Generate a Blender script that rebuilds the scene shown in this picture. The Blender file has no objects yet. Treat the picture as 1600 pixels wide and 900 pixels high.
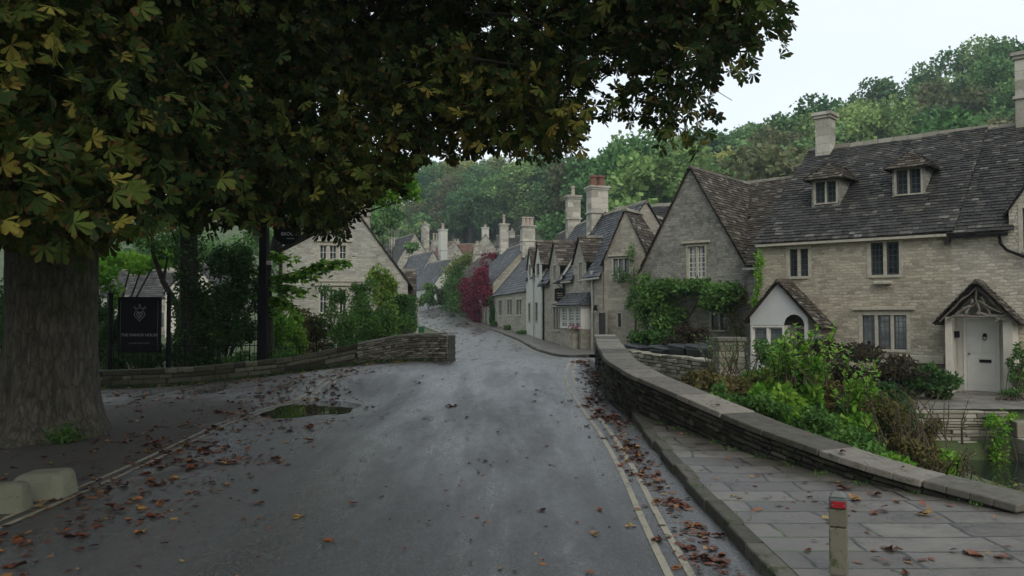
import bpy, math, random
import numpy as np
from mathutils import Vector
from mathutils.geometry import tessellate_polygon
random.seed(7); rng = np.random.default_rng(7)
S = bpy.context.scene; COL = S.collection
# ---------------------------------------------------------------- camera, sky, sun, exposure
F = 1300.0; CZ = 2.0; PITCH = math.atan(45 / F); CP, SP = math.cos(PITCH), math.sin(PITCH)
cam_d = bpy.data.cameras.new("camera"); cam = bpy.data.objects.new("camera", cam_d); COL.objects.link(cam)
cam_d.sensor_width = 36; cam_d.lens = 36 * F / 1600; cam_d.clip_end = 3000; cam_d.clip_start = 0.1
cam.location = (0, 0, CZ); cam.rotation_euler = (math.pi / 2 + PITCH, 0, 0); S.camera = cam
W = bpy.data.worlds.new("World"); S.world = W; W.use_nodes = True
nt = W.node_tree; nt.nodes.clear()
SUN_EL, SUN_ROT = math.radians(40), math.radians(160)
sky = nt.nodes.new("ShaderNodeTexSky"); sky.sky_type = 'NISHITA'; sky.sun_disc = False
sky.sun_elevation = SUN_EL; sky.sun_rotation = SUN_ROT; sky.dust_density = 3.0
b1 = nt.nodes.new("ShaderNodeBackground"); b1.inputs[1].default_value = 0.05
b2 = nt.nodes.new("ShaderNodeBackground")
tc = nt.nodes.new("ShaderNodeTexCoord"); nz = nt.nodes.new("ShaderNodeTexNoise")
nz.inputs['Scale'].default_value = 1.6; nz.inputs['Detail'].default_value = 5
mp = nt.nodes.new("ShaderNodeMapping"); mp.inputs['Scale'].default_value = (1, 1, 3)
cr = nt.nodes.new("ShaderNodeValToRGB")
cr.color_ramp.elements[0].position = .3; cr.color_ramp.elements[0].color = (.66, .725, .745, 1)
cr.color_ramp.elements[1].position = .7; cr.color_ramp.elements[1].color = (.80, .83, .83, 1)
add = nt.nodes.new("ShaderNodeAddShader"); out = nt.nodes.new("ShaderNodeOutputWorld")
L = nt.links.new
L(tc.outputs['Generated'], mp.inputs[0]); L(mp.outputs[0], nz.inputs['Vector']); L(nz.outputs['Fac'], cr.inputs[0])
L(cr.outputs[0], b2.inputs[0]); b2.inputs[1].default_value = 1.0
L(sky.outputs[0], b1.inputs[0]); L(b1.outputs[0], add.inputs[0]); L(b2.outputs[0], add.inputs[1]); L(add.outputs[0], out.inputs[0])
sd = bpy.data.lights.new("sun", 'SUN'); sun = bpy.data.objects.new("sun", sd); COL.objects.link(sun)
sd.energy = 0.5; sd.angle = math.radians(20); sd.color = (1, .93, .82)
_sv = Vector((math.sin(-SUN_ROT) * -1 * math.cos(SUN_EL), -math.cos(SUN_ROT) * -1 * math.cos(SUN_EL), math.sin(SUN_EL)))
sun_dir = Vector((math.cos(SUN_EL) * math.sin(SUN_ROT), math.cos(SUN_EL) * math.cos(SUN_ROT), math.sin(SUN_EL)))
sun.rotation_euler = sun_dir.to_track_quat('Z', 'Y').to_euler(); sun.location = (0, 0, 60)
vs = S.view_settings; vs.view_transform = 'Standard'; vs.look = 'None'; vs.exposure = 0.18; vs.gamma = 1
S.cycles.max_bounces = 6; S.cycles.diffuse_bounces = 3; S.cycles.glossy_bounces = 3; S.cycles.transmission_bounces = 3
S.cycles.volume_bounces = 0; S.cycles.use_denoising = True; S.cycles.caustics_reflective = False; S.cycles.caustics_refractive = False

# ---------------------------------------------------------------- measuring: a line of sight from the camera to a real depth
def ray(u, v):
    xc = (u - 800) / F; yc = (450 - v) / F
    return np.array([xc, CP - yc * SP, SP + yc * CP])
def at(u, v, Y):
    r = ray(u, v); t = Y / r[1]; return np.array([r[0] * t, Y, CZ + r[2] * t])
def proj(P):
    P = np.asarray(P, float); x = P[..., 0]; y = P[..., 1]; z = P[..., 2] - CZ
    f = y * CP + z * SP; up = -y * SP + z * CP; f = np.where(f < .1, .1, f)
    return 800 + F * x / f, 450 - F * up / f
# ---------------------------------------------------------------- terrain heights
_gy = [-20, 0, 6, 10, 14, 18, 22, 26, 30, 34, 40, 50, 60, 70, 82, 95, 110, 150, 400]
_gz = [0, 0, 0, .08, .34, .64, .80, .72, .5, .36, .33, .54, .85, 1.15, 1.65, 2.1, 2.7, 4, 4]
_ty = np.arange(-20, 400, .5); _tz = np.interp(_ty, _gy, _gz); _k = np.ones(7) / 7
_tz = np.convolve(np.pad(_tz, 3, mode='edge'), _k, 'valid')
def g(Y): return np.interp(Y, _ty, _tz)
def sm(x, a, b):
    t = np.clip((np.asarray(x, float) - a) / (b - a), 0, 1); return t * t * (3 - 2 * t)
PAR = [(2.55, 27.0), (2.2, 22.0), (1.88, 18.2), (1.74, 15.4), (1.98, 13.6), (3.05, 10.6), (3.75, 9.2), (4.3, 8.5), (4.6, 8.1), (4.72, 7.8)]
_py = np.array([p[1] for p in PAR[::-1]]); _px = np.array([p[0] for p in PAR[::-1]])
def parx(Y): return np.interp(Y, _py, _px)
PUD_Z = .24
RIDGE = np.array([(-320, 175), (-150, 205), (-26, 222), (22, 215), (48, 160), (80, 130), (150, 108), (320, 90)], float)
def dist_ridge(X, Y):
    X = np.asarray(X, float); Y = np.asarray(Y, float); best = np.full(np.broadcast(X, Y).shape, 1e9); sg = np.zeros_like(best)
    for a, b in zip(RIDGE[:-1], RIDGE[1:]):
        ab = b - a; t = np.clip(((X - a[0]) * ab[0] + (Y - a[1]) * ab[1]) / (ab @ ab), 0, 1)
        dx = X - a[0] - t * ab[0]; dy = Y - a[1] - t * ab[1]; d = np.hypot(dx, dy)
        s = np.sign(ab[0] * (Y - a[1]) - ab[1] * (X - a[0])); m = d < best; best = np.where(m, d, best); sg = np.where(m, s, sg)
    return best * np.where(sg == 0, 1, sg)
def T(X, Y):
    X = np.asarray(X, float); Y = np.asarray(Y, float)
    base = g(Y) * (1 - sm(X, -2.0, -11.0) * 0 - (1 - sm(X, -10.5, -1.8)) * (1 - sm(Y, 27, 36)))
    # river land right of the parapet
    px = parx(Y); near = (1 - sm(Y, 19, 26))
    land = -.45 * sm(X, px + .3, px + .9) * near
    zr = base * (1 - sm(X, px + .25, px + .8) * near) + land
    bed = sm(X, 7.2, 8.6) * (1 - sm(Y, 17.7, 18.15)); zr = zr * (1 - bed) + -1.5 * bed
    ter = sm(Y + np.maximum(0, 6.5 - X) * 1.2, 17.95, 18.2) * sm(X, 5.2, 6.6) * (1 - sm(Y, 34, 44)); zr = zr * (1 - ter) + 0.0 * ter
    z = np.where(X > px, zr, base)
    pw = 1 - sm(np.sqrt(((X + 3.75) / .95) ** 2 + ((Y - 15.8) / 1.5) ** 2), 1.25, 2.3); z = z * (1 - pw) + PUD_Z * pw
    d = dist_ridge(X, Y); hh = np.interp(X, [-150, -60, -20, 10, 22, 48, 80, 150], [29, 29, 28, 24, 19, 21.5, 28, 33]); hill = hh * np.where(d > 0, 1.0, sm(-np.abs(d), -100, 8) / float(sm(0, -100, 8)))
    return z + hill
# ---------------------------------------------------------------- object helpers
def props(o, label=None, cat=None, group=None, kind=None):
    if label: o['label'] = label
    if cat: o['category'] = cat
    if group: o['group'] = group
    if kind: o['kind'] = kind
    return o
def empty(name, loc, label, cat, group=None):
    o = bpy.data.objects.new(name, None); COL.objects.link(o); o.location = tuple(float(c) for c in loc); o.empty_display_size = .2
    return props(o, label, cat, group)
def world_origin(p):
    o = np.zeros(3)
    while p is not None: o += np.array(p.location); p = p.parent
    return o
def np_mesh(name, V, Fq, mat, parent=None, vals=None, uv=None, origin=None, smooth=False, auto_uv=False, nside=4):
    V = np.asarray(V, float); Fq = np.asarray(Fq, np.int32).reshape(-1, nside)
    me = bpy.data.meshes.new(name)
    o0 = world_origin(parent) if parent is not None else (np.array(origin, float) if origin is not None else np.zeros(3))
    me.vertices.add(len(V)); me.vertices.foreach_set('co', (V - o0).astype(np.float32).ravel())
    n = len(Fq); me.loops.add(n * nside); me.loops.foreach_set('vertex_index', Fq.ravel())
    me.polygons.add(n); me.polygons.foreach_set('loop_start', np.arange(0, n * nside, nside, dtype=np.int32))
    if vals is not None:
        a = me.attributes.new('val', 'FLOAT', 'FACE'); a.data.foreach_set('value', np.asarray(vals, np.float32))
    if auto_uv: uv = V[Fq.ravel(), :2]
    if uv is not None:
        u = me.uv_layers.new(name='UVMap'); u.data.foreach_set('uv', np.asarray(uv, np.float32).ravel())
    me.update(calc_edges=True)
    if smooth: me.polygons.foreach_set('use_smooth', np.ones(n, bool))
    me.materials.append(mat)
    o = bpy.data.objects.new(name, me); COL.objects.link(o); o.parent = parent
    if parent is None: o.location = tuple(o0)
    return o
class MB:
    def __init__(s): s.v = []; s.f = []; s.val = []
    def add(s, pts, faces, val=None):
        b = len(s.v); s.v += [tuple(float(c) for c in p) for p in pts]
        for f in faces: s.f.append([b + i for i in f]); s.val.append(random.random() if val is None else val)
    def poly(s, pts, val=None): s.add(pts, [list(range(len(pts)))], val)
    def hexa(s, p, val=None):   # p: 4 bottom + 4 top
        s.add(p, [[3, 2, 1, 0], [4, 5, 6, 7], [0, 1, 5, 4], [1, 2, 6, 5], [2, 3, 7, 6], [3, 0, 4, 7]], random.random() if val is None else val)
    def box(s, x0, x1, y0, y1, z0, z1, val=None):
        s.hexa([(x0, y0, z0), (x1, y0, z0), (x1, y1, z0), (x0, y1, z0), (x0, y0, z1), (x1, y0, z1), (x1, y1, z1), (x0, y1, z1)], val)
    def tube(s, pts, rad, n=8, cap=True, jit=0.0, val=None):
        pts = [np.array(p, float) for p in pts]; rings = []
        for i, p in enumerate(pts):
            t = pts[min(i + 1, len(pts) - 1)] - pts[max(i - 1, 0)]; t /= (np.linalg.norm(t) + 1e-9)
            a = np.cross(t, (0, 1, 0) if abs(t[1]) < .9 else (1, 0, 0)); a /= np.linalg.norm(a); b = np.cross(t, a)
            r = rad[i] if hasattr(rad, '__len__') else rad
            rings.append([p + r * (1 + jit * random.uniform(-1, 1)) * (math.cos(2 * math.pi * k / n) * a + math.sin(2 * math.pi * k / n) * b) for k in range(n)])
        base = len(s.v); P = [q for r in rings for q in r]; fs = []
        for i in range(len(rings) - 1):
            for k in range(n):
                fs.append([i * n + k, (i + 1) * n + k, (i + 1) * n + (k + 1) % n, i * n + (k + 1) % n])
        if cap: fs.append(list(range(n))); fs.append([(len(rings) - 1) * n + k for k in range(n)][::-1])
        s.add(P, fs, val)
    def build(s, name, mat, parent=None, origin=None, smooth=False, bevel=0, label=None):
        me = bpy.data.meshes.new(name); V = np.array(s.v, float)
        o0 = world_origin(parent) if parent is not None else (np.array(origin, float) if origin is not None else np.zeros(3))
        me.from_pydata((V - o0).tolist(), [], s.f)
        a = me.attributes.new('val', 'FLOAT', 'FACE'); a.data.foreach_set('value', np.array(s.val, np.float32))
        uv = me.uv_layers.new(name='UVMap'); nl = len(me.loops)
        vi = np.empty(nl, np.int32); me.loops.foreach_get('vertex_index', vi)
        no = np.empty(len(me.polygons) * 3); me.polygons.foreach_get('normal', no); no = no.reshape(-1, 3)
        tot = np.empty(len(me.polygons), np.int32); me.polygons.foreach_get('loop_total', tot)
        nl_ = np.repeat(no, tot, axis=0); P = V[vi]
        t = np.stack([-nl_[:, 1], nl_[:, 0]], 1); ln = np.linalg.norm(t, axis=1, keepdims=True); t = t / np.maximum(ln, 1e-6)
        U = np.where(np.abs(nl_[:, 2:3]) > .8, P[:, :2], np.stack([P[:, 0] * t[:, 0] + P[:, 1] * t[:, 1], P[:, 2] / np.maximum(.5, ln[:, 0])], 1))
        uv.data.foreach_set('uv', U.astype(np.float32).ravel())
        me.materials.append(mat)
        if smooth: me.polygons.foreach_set('use_smooth', np.ones(len(me.polygons), bool))
        me.update(); o = bpy.data.objects.new(name, me); COL.objects.link(o); o.parent = parent
        if parent is None: o.location = tuple(o0)
        if bevel:
            m = o.modifiers.new('bevel', 'BEVEL'); m.width = bevel; m.segments = 2; m.limit_method = 'ANGLE'
        if label: o['label'] = label
        return o
# ---------------------------------------------------------------- materials
def mat(name):
    m = bpy.data.materials.new(name); m.use_nodes = True; n = m.node_tree; n.nodes.clear()
    o = n.nodes.new('ShaderNodeOutputMaterial'); p = n.nodes.new('ShaderNodeBsdfPrincipled'); n.links.new(p.outputs[0], o.inputs[0])
    return m, n, p
def N(n, t, **k):
    x = n.nodes.new('ShaderNode' + t)
    for a, b in k.items():
        if a in x.inputs.keys(): x.inputs[a].default_value = b
        else:
            try: setattr(x, a, b)
            except Exception: x.inputs[a.replace('_', ' ')].default_value = b
    return x
def ramp(n, src, stops, interp='LINEAR'):
    r = n.nodes.new('ShaderNodeValToRGB'); e = r.color_ramp; e.interpolation = interp
    while len(e.elements) > 1: e.elements.remove(e.elements[-1])
    for i, (p, c) in enumerate(stops):
        x = e.elements[0] if i == 0 else e.elements.new(p); x.position = p; x.color = (*c, 1) if len(c) == 3 else c
    n.links.new(src, r.inputs[0]); return r.outputs[0]
def noise(n, vec, scale, detail=4, rough=.55):
    x = n.nodes.new('ShaderNodeTexNoise'); x.inputs['Scale'].default_value = scale; x.inputs['Detail'].default_value = detail
    x.inputs['Roughness'].default_value = rough; n.links.new(vec, x.inputs['Vector']); return x
def mix(n, f, a, b, mode='MIX'):
    x = n.nodes.new('ShaderNodeMix'); x.data_type = 'RGBA'; x.blend_type = mode
    for i, s in ((0, f), (6, a), (7, b)):
        if hasattr(s, 'links'): n.links.new(s, x.inputs[i])
        else: x.inputs[i].default_value = s if i == 0 else ((*s, 1) if len(s) == 3 else s)
    return x.outputs[2]
def bump(n, h, strength=.5, dist=.02, prev=None):
    x = n.nodes.new('ShaderNodeBump'); x.inputs['Strength'].default_value = strength; x.inputs['Distance'].default_value = dist
    n.links.new(h, x.inputs['Height'])
    if prev is not None: n.links.new(prev, x.inputs['Normal'])
    return x.outputs[0]
def mapping(n, vec, scale):
    x = n.nodes.new('ShaderNodeMapping'); x.inputs['Scale'].default_value = scale; n.links.new(vec, x.inputs[0]); return x.outputs[0]
def simple(name, col, rough=.7, var=.25, scale=8, bmp=.2, metal=0, spec=.5, attr=False, dist=.01):
    m, n, p = mat(name); tc = n.nodes.new('ShaderNodeNewGeometry').outputs['Position']
    f = noise(n, tc, scale).outputs['Fac']
    c = ramp(n, f, [(.3, tuple(x * (1 - var) for x in col)), (.7, tuple(min(1, x * (1 + var)) for x in col))])
    n.links.new(c, p.inputs['Base Color']); p.inputs['Roughness'].default_value = rough; p.inputs['Metallic'].default_value = metal
    p.inputs['Specular IOR Level'].default_value = spec
    if bmp: n.links.new(bump(n, f, bmp, dist), p.inputs['Normal'])
    return m
def m_rubble(name, c1, c2, mortar, bw=.21, rh=.085, stain=(.12, .115, .10), stain_amt=.35, bs=.8, con=.6):
    m, n, p = mat(name); uv = n.nodes.new('ShaderNodeTexCoord').outputs['UV']; pos = n.nodes.new('ShaderNodeNewGeometry').outputs['Position']
    d = noise(n, pos, 3.2, 3).outputs['Color']; va = n.nodes.new('ShaderNodeVectorMath'); va.operation = 'MULTIPLY_ADD'
    n.links.new(d, va.inputs[0]); va.inputs[1].default_value = (.20, .11, 0); n.links.new(uv, va.inputs[2])
    d9 = noise(n, pos, 11, 2).outputs['Color']; vb = n.nodes.new('ShaderNodeVectorMath'); vb.operation = 'MULTIPLY_ADD'; n.links.new(d9, vb.inputs[0]); vb.inputs[1].default_value = (.05, .035, 0); n.links.new(va.outputs[0], vb.inputs[2]); va = vb
    b = n.nodes.new('ShaderNodeTexBrick'); n.links.new(va.outputs[0], b.inputs['Vector'])
    b.inputs['Scale'].default_value = 1; b.inputs['Brick Width'].default_value = bw; b.inputs['Row Height'].default_value = rh
    b.inputs['Mortar Size'].default_value = .011; b.inputs['Mortar Smooth'].default_value = .4; b.offset = .43; b.squash = 1.35; b.squash_frequency = 3
    b.inputs['Color1'].default_value = (0, 0, 0, 1); b.inputs['Color2'].default_value = (1, 1, 1, 1); b.inputs['Mortar'].default_value = (.5, .5, .5, 1)
    f1 = noise(n, pos, 14, 6, .7); f2 = noise(n, pos, .8, 5)
    mm = n.nodes.new('ShaderNodeMath'); mm.operation = 'MULTIPLY_ADD'; n.links.new(b.outputs['Color'], mm.inputs[0]); mm.inputs[1].default_value = con
    m3 = n.nodes.new('ShaderNodeMath'); m3.operation = 'MULTIPLY'; n.links.new(f1.outputs['Fac'], m3.inputs[0]); m3.inputs[1].default_value = 1.15 - con
    n.links.new(m3.outputs[0], mm.inputs[2])
    cs = ramp(n, mm.outputs[0], [(.12, tuple(x * .6 for x in c1)), (.4, c1), (.62, c2), (.85, tuple(min(1, x * 1.25) for x in c2)), (1, tuple(x * .85 for x in c1))])
    c = mix(n, b.outputs['Fac'], cs, mortar)
    st = ramp(n, f2.outputs['Fac'], [(.45, (0, 0, 0)), (.7, (stain_amt,) * 3)])
    sf = noise(n, pos, 5, 6, .75); s2 = ramp(n, sf.outputs['Fac'], [(.4, (.3,) * 3), (.6, (1,) * 3)])
    c = mix(n, mix(n, 1.0, st, s2, 'MULTIPLY'), c, stain)
    n.links.new(c, p.inputs['Base Color']); p.inputs['Roughness'].default_value = .9; p.inputs['Specular IOR Level'].default_value = .2
    inv = n.nodes.new('ShaderNodeMath'); inv.operation = 'MULTIPLY_ADD'; n.links.new(b.outputs['Fac'], inv.inputs[0]); inv.inputs[1].default_value = -.7
    n.links.new(mm.outputs[0], inv.inputs[2])
    n.links.new(bump(n, inv.outputs[0], bs, .05), p.inputs['Normal']); return m
def m_vals(name, stops, rough=.8, ns=9, mixn=.35, bmp=.4, spec=.3, transl=0, lichen=None, dist=.01, uvspot=None, objvar=0):
    """colour from each piece's own value plus a noise"""
    m, n, p = mat(name); at_ = n.nodes.new('ShaderNodeAttribute'); at_.attribute_name = 'val'
    pos = n.nodes.new('ShaderNodeNewGeometry').outputs['Position']; f = noise(n, pos, ns, 5, .65).outputs['Fac']
    mm = n.nodes.new('ShaderNodeMath'); mm.operation = 'MULTIPLY_ADD'; n.links.new(f, mm.inputs[0]); mm.inputs[1].default_value = mixn
    ms = n.nodes.new('ShaderNodeMath'); ms.operation = 'ADD'; ms.inputs[1].default_value = -mixn / 2; n.links.new(at_.outputs['Fac'], ms.inputs[0]); n.links.new(ms.outputs[0], mm.inputs[2])
    c = ramp(n, mm.outputs[0], stops)
    if lichen:
        lf = noise(n, pos, 6, 8, .8).outputs['Fac']; c = mix(n, ramp(n, lf, [(lichen[1], (0, 0, 0)), (lichen[1] + .06, (1, 1, 1))]), c, lichen[0])
    if uvspot:
        uv = n.nodes.new('ShaderNodeTexCoord').outputs['UV']; sx = n.nodes.new('ShaderNodeSeparateXYZ'); n.links.new(uv, sx.inputs[0])
        ab = n.nodes.new('ShaderNodeMath'); ab.operation = 'ABSOLUTE'; n.links.new(sx.outputs[1], ab.inputs[0])
        a2 = n.nodes.new('ShaderNodeMath'); a2.operation = 'MULTIPLY_ADD'; n.links.new(sx.outputs[0], a2.inputs[0]); a2.inputs[1].default_value = .35; n.links.new(ab.outputs[0], a2.inputs[2])
        nf = noise(n, pos, 16, 3).outputs['Fac']; a3 = n.nodes.new('ShaderNodeMath'); a3.operation = 'MULTIPLY_ADD'; n.links.new(nf, a3.inputs[0]); a3.inputs[1].default_value = 1.6; n.links.new(a2.outputs[0], a3.inputs[2])
        a4 = n.nodes.new('ShaderNodeMapRange'); n.links.new(a3.outputs[0], a4.inputs[0]); a4.inputs[1].default_value = uvspot[1] - .1; a4.inputs[2].default_value = uvspot[1] + .1; c = mix(n, a4.outputs[0], c, uvspot[0])
    if objvar:
        oi = n.nodes.new('ShaderNodeObjectInfo'); hs = n.nodes.new('ShaderNodeHueSaturation')
        mr = n.nodes.new('ShaderNodeMapRange'); n.links.new(oi.outputs['Random'], mr.inputs[0]); mr.inputs[3].default_value = .5 - .03 * objvar; mr.inputs[4].default_value = .5 + .03 * objvar
        mv = n.nodes.new('ShaderNodeMapRange'); n.links.new(oi.outputs['Random'], mv.inputs[0]); mv.inputs[3].default_value = 1 + .3 * objvar; mv.inputs[4].default_value = 1 - .3 * objvar
        n.links.new(mr.outputs[0], hs.inputs['Hue']); n.links.new(mv.outputs[0], hs.inputs['Value']); n.links.new(c, hs.inputs['Color']); c = hs.outputs[0]
    n.links.new(c, p.inputs['Base Color']); p.inputs['Roughness'].default_value = rough; p.inputs['Specular IOR Level'].default_value = spec
    if bmp: n.links.new(bump(n, f, bmp, dist), p.inputs['Normal'])
    if transl:
        t = n.nodes.new('ShaderNodeBsdfTranslucent'); n.links.new(c, t.inputs[0]); ms_ = n.nodes.new('ShaderNodeMixShader'); ms_.inputs[0].default_value = transl
        n.links.new(p.outputs[0], ms_.inputs[1]); n.links.new(t.outputs[0], ms_.inputs[2])
        o = [x for x in n.nodes if x.type == 'OUTPUT_MATERIAL'][0]; n.links.new(ms_.outputs[0], o.inputs[0])
    return m
M = {}
M['rubble'] = m_rubble('honey_rubble_stone', (.31, .28, .21), (.45, .41, .32), (.36, .33, .255), con=.4, bs=.7)
M['rubble_pale'] = m_rubble('pale_rubble_stone', (.36, .33, .27), (.52, .48, .39), (.41, .38, .31), stain_amt=.3, con=.45)
M['rubble_grey'] = m_rubble('weathered_grey_stone', (.20, .197, .172), (.34, .332, .29), (.24, .235, .205), bw=.2, rh=.085, stain=(.075, .077, .07), stain_amt=.85, bs=.7, con=.3)
M['rubble_cot'] = m_rubble('cottage_stone', (.27, .25, .20), (.36, .335, .27), (.29, .27, .22), bw=.32, rh=.14, stain_amt=.5, bs=.4, con=.35)
M['rubble_far'] = m_rubble('far_stone', (.28, .265, .225), (.38, .36, .31), (.3, .28, .24), bw=.5, rh=.22, stain_amt=.5, bs=.4)
M['ashlar'] = m_rubble('dressed_limestone', (.33, .31, .255), (.42, .40, .34), (.28, .26, .22), bw=.6, rh=.3, stain_amt=.8, bs=.25)
M['rubble_left'] = m_rubble('garden_house_stone', (.33, .32, .27), (.43, .42, .36), (.36, .34, .30), bw=.26, rh=.10, stain_amt=.55, bs=.6, con=.35)
M['render_white'] = simple('pale_render', (.50, .50, .45), .9, .1, 2.5, .1)
M['render_cream'] = simple('cream_plaster', (.55, .52, .45), .85, .12, 3, .1)
M['surround'] = simple('dressed_stone_trim', (.40, .375, .30), .85, .18, 9, .15)
M['paint_white'] = simple('white_paint', (.66, .65, .60), .45, .06, 3, .05)
M['paint_porch'] = simple('grey_white_porch_paint', (.55, .56, .55), .55, .05, 3, .05)
M['metal_black'] = simple('black_iron', (.008, .008, .009), .6, .3, 20, .05, spec=.1)
M['metal_grey'] = simple('pale_gutter', (.42, .40, .35), .6, .2, 8, .1)
M['lead_frame'] = simple('dark_window_iron', (.05, .055, .06), .5, .2, 10, 0)
M['door_dark'] = simple('dark_doorway_shade', (.02, .017, .015), .6, .2, 6, .1)
slate_stops = [(0, (.020, .020, .019)), (.35, (.032, .031, .029)), (.6, (.044, .042, .038)), (.85, (.060, .056, .049)), (.96, (.08, .075, .065)), (1, (.16, .155, .135))]
M['slate'] = m_vals('stone_slates', slate_stops, .75, 9, .4, .5, .3, lichen=((.15, .145, .12), .62))
M['slate_brown'] = m_vals('mossy_stone_slates', [(0, (.040, .034, .028)), (.4, (.062, .052, .041)), (.7, (.088, .074, .058)), (.9, (.115, .10, .08)), (1, (.21, .20, .17))], .85, 9, .45, .6, .2, lichen=((.21, .20, .16), .62))
M['slate_blue'] = m_vals('blue_grey_slates', [(0, (.032, .036, .042)), (.5, (.05, .055, .062)), (.9, (.075, .08, .085)), (1, (.15, .15, .15))], .65, 9, .4, .4, .4, lichen=((.14, .14, .13), .66))
M['tile_red'] = m_vals('red_clay_tiles', [(0, (.10, .05, .035)), (.5, (.15, .075, .05)), (1, (.2, .12, .09))], .85, 9, .4, .4, .2)
M['pot'] = simple('clay_chimney_pot', (.34, .29, .23), .8, .2, 10, .1)
M['pot_red'] = simple('red_brick_pot', (.17, .07, .05), .85, .25, 12, .2)
M['drystone'] = m_vals('dry_stone', [(0, (.05, .048, .034)), (.4, (.09, .086, .06)), (.75, (.135, .128, .09)), (1, (.20, .19, .14))], .9, 7, .6, 1, .2, lichen=((.055, .075, .025), .54), dist=.03)
M['drystone_pale'] = m_vals('mortared_stone', [(0, (.14, .13, .10)), (.4, (.23, .212, .165)), (.75, (.31, .29, .23)), (1, (.42, .40, .33))], .9, 7, .5, .9, .2, lichen=((.11, .12, .07), .62), dist=.03)
M['ridge'] = m_vals('weathered_ridge_stones', [(0, (.10, .09, .07)), (.6, (.15, .14, .11)), (1, (.22, .21, .17))], .9, 8, .5, .6, .2, lichen=((.25, .24, .2), .62), dist=.02)
M['drystone_dark'] = m_vals('shaded_mossy_stone', [(0, (.022, .022, .017)), (.4, (.042, .041, .031)), (.75, (.065, .062, .047)), (1, (.11, .105, .08))], .85, 6, .7, 1, .25, lichen=((.05, .07, .022), .55), dist=.04)  # mossy stone, base colour darkened to stand in for canopy shade
M['mortar'] = simple('dark_joint', (.055, .052, .042), .95, .4, 12, .5)
M['coping'] = m_vals('coping_slabs', [(0, (.07, .066, .052)), (.35, (.125, .116, .098)), (.65, (.17, .157, .132)), (1, (.24, .222, .185))], .75, 7, 1.0, .8, .25, lichen=((.075, .08, .05), .55), dist=.02)
def m_pane(name, tint, leads, lw=.011, bw=.12, bh=.17):
    m, n, p = mat(name); uv = n.nodes.new('ShaderNodeTexCoord').outputs['UV']; pos = n.nodes.new('ShaderNodeNewGeometry').outputs['Position']
    f = noise(n, pos, 1.7, 3).outputs['Fac']; c = ramp(n, f, [(.35, tuple(x * .35 for x in tint)), (.7, tint)])
    r = .08
    if leads:
        b = n.nodes.new('ShaderNodeTexBrick'); n.links.new(uv, b.inputs['Vector']); b.offset = 0; b.inputs['Scale'].default_value = 1
        b.inputs['Brick Width'].default_value = bw; b.inputs['Row Height'].default_value = bh; b.inputs['Mortar Size'].default_value = lw; b.inputs['Mortar Smooth'].default_value = 0
        c = mix(n, b.outputs['Fac'], c, leads)
        rr = n.nodes.new('ShaderNodeMath'); rr.operation = 'MULTIPLY_ADD'; n.links.new(b.outputs['Fac'], rr.inputs[0]); rr.inputs[1].default_value = .5; rr.inputs[2].default_value = .07
        n.links.new(rr.outputs[0], p.inputs['Roughness'])
    else: p.inputs['Roughness'].default_value = r
    n.links.new(c, p.inputs['Base Color']); p.inputs['Specular IOR Level'].default_value = .8; p.inputs['IOR'].default_value = 1.6
    w = noise(n, pos, 2.5, 2).outputs['Fac']; n.links.new(bump(n, w, .06, .05), p.inputs['Normal']); return m
M['pane'] = m_pane('leaded_glass', (.05, .07, .08), (.02, .02, .022))
M['pane_net'] = m_pane('net_curtain_glass', (.23, .26, .27), (.04, .045, .05))
M['pane_white'] = m_pane('white_barred_glass', (.20, .22, .22), (.55, .55, .52), .02, .26, .3)
M['pane_plain'] = m_pane('dark_plain_glass', (.035, .045, .05), None)
# foliage
def leafmat(name, a, b, c, d=None, transl=.25, **k):
    return m_vals(name, [(0, a), (.45, b), (.82, c), (1, d or c)], .7, 3, .4, 0, .15, transl=transl, **k)
M['leaf_chestnut'] = leafmat('chestnut_leaf', (.012, .028, .008), (.026, .055, .013), (.085, .12, .022), (.20, .18, .035), transl=.3, uvspot=((.12, .05, .02), 1.28))
M['leaf_chestnut'].node_tree.nodes  # brown blotched leaf margins
M['leaf_dark'] = leafmat('dark_leaf', (.015, .045, .013), (.034, .09, .022), (.075, .155, .038))
M['leaf_mid'] = leafmat('mid_leaf', (.035, .09, .022), (.07, .165, .038), (.13, .25, .055))
M['leaf_bright'] = leafmat('bright_leaf', (.07, .20, .022), (.14, .33, .035), (.26, .43, .06), transl=.35)
M['leaf_lime'] = leafmat('lime_leaf', (.10, .18, .03), (.17, .28, .05), (.26, .36, .08), transl=.35)
M['leaf_brown'] = leafmat('russet_leaf', (.05, .05, .022), (.11, .10, .035), (.16, .15, .05), (.17, .11, .05))
M['leaf_redgreen'] = leafmat('dark_russet_leaf', (.025, .022, .014), (.05, .035, .022), (.04, .055, .025), (.10, .05, .03))
M['leaf_creeper'] = leafmat('crimson_leaf', (.06, .008, .018), (.13, .014, .035), (.20, .03, .06))
M['leaf_vine'] = leafmat('yellow_green_vine_leaf', (.06, .10, .03), (.12, .17, .04), (.20, .22, .06))
M['hill_a'] = leafmat('hill_leaf_green', (.05, .11, .035), (.10, .205, .065), (.19, .33, .11), transl=.2, objvar=1.4)
M['hill_b'] = leafmat('hill_leaf_yellow', (.10, .14, .035), (.20, .24, .06), (.36, .38, .12), transl=.2, objvar=.9)
M['hill_c'] = leafmat('hill_leaf_dark', (.032, .08, .032), (.065, .145, .055), (.13, .24, .085), transl=.2, objvar=1)
M['hill_d'] = leafmat('hill_leaf_russet', (.07, .09, .04), (.13, .15, .065), (.22, .22, .11), transl=.2, objvar=1)
M['stem'] = simple('brown_stem', (.07, .055, .035), .9, .3, 10, .2)
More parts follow.
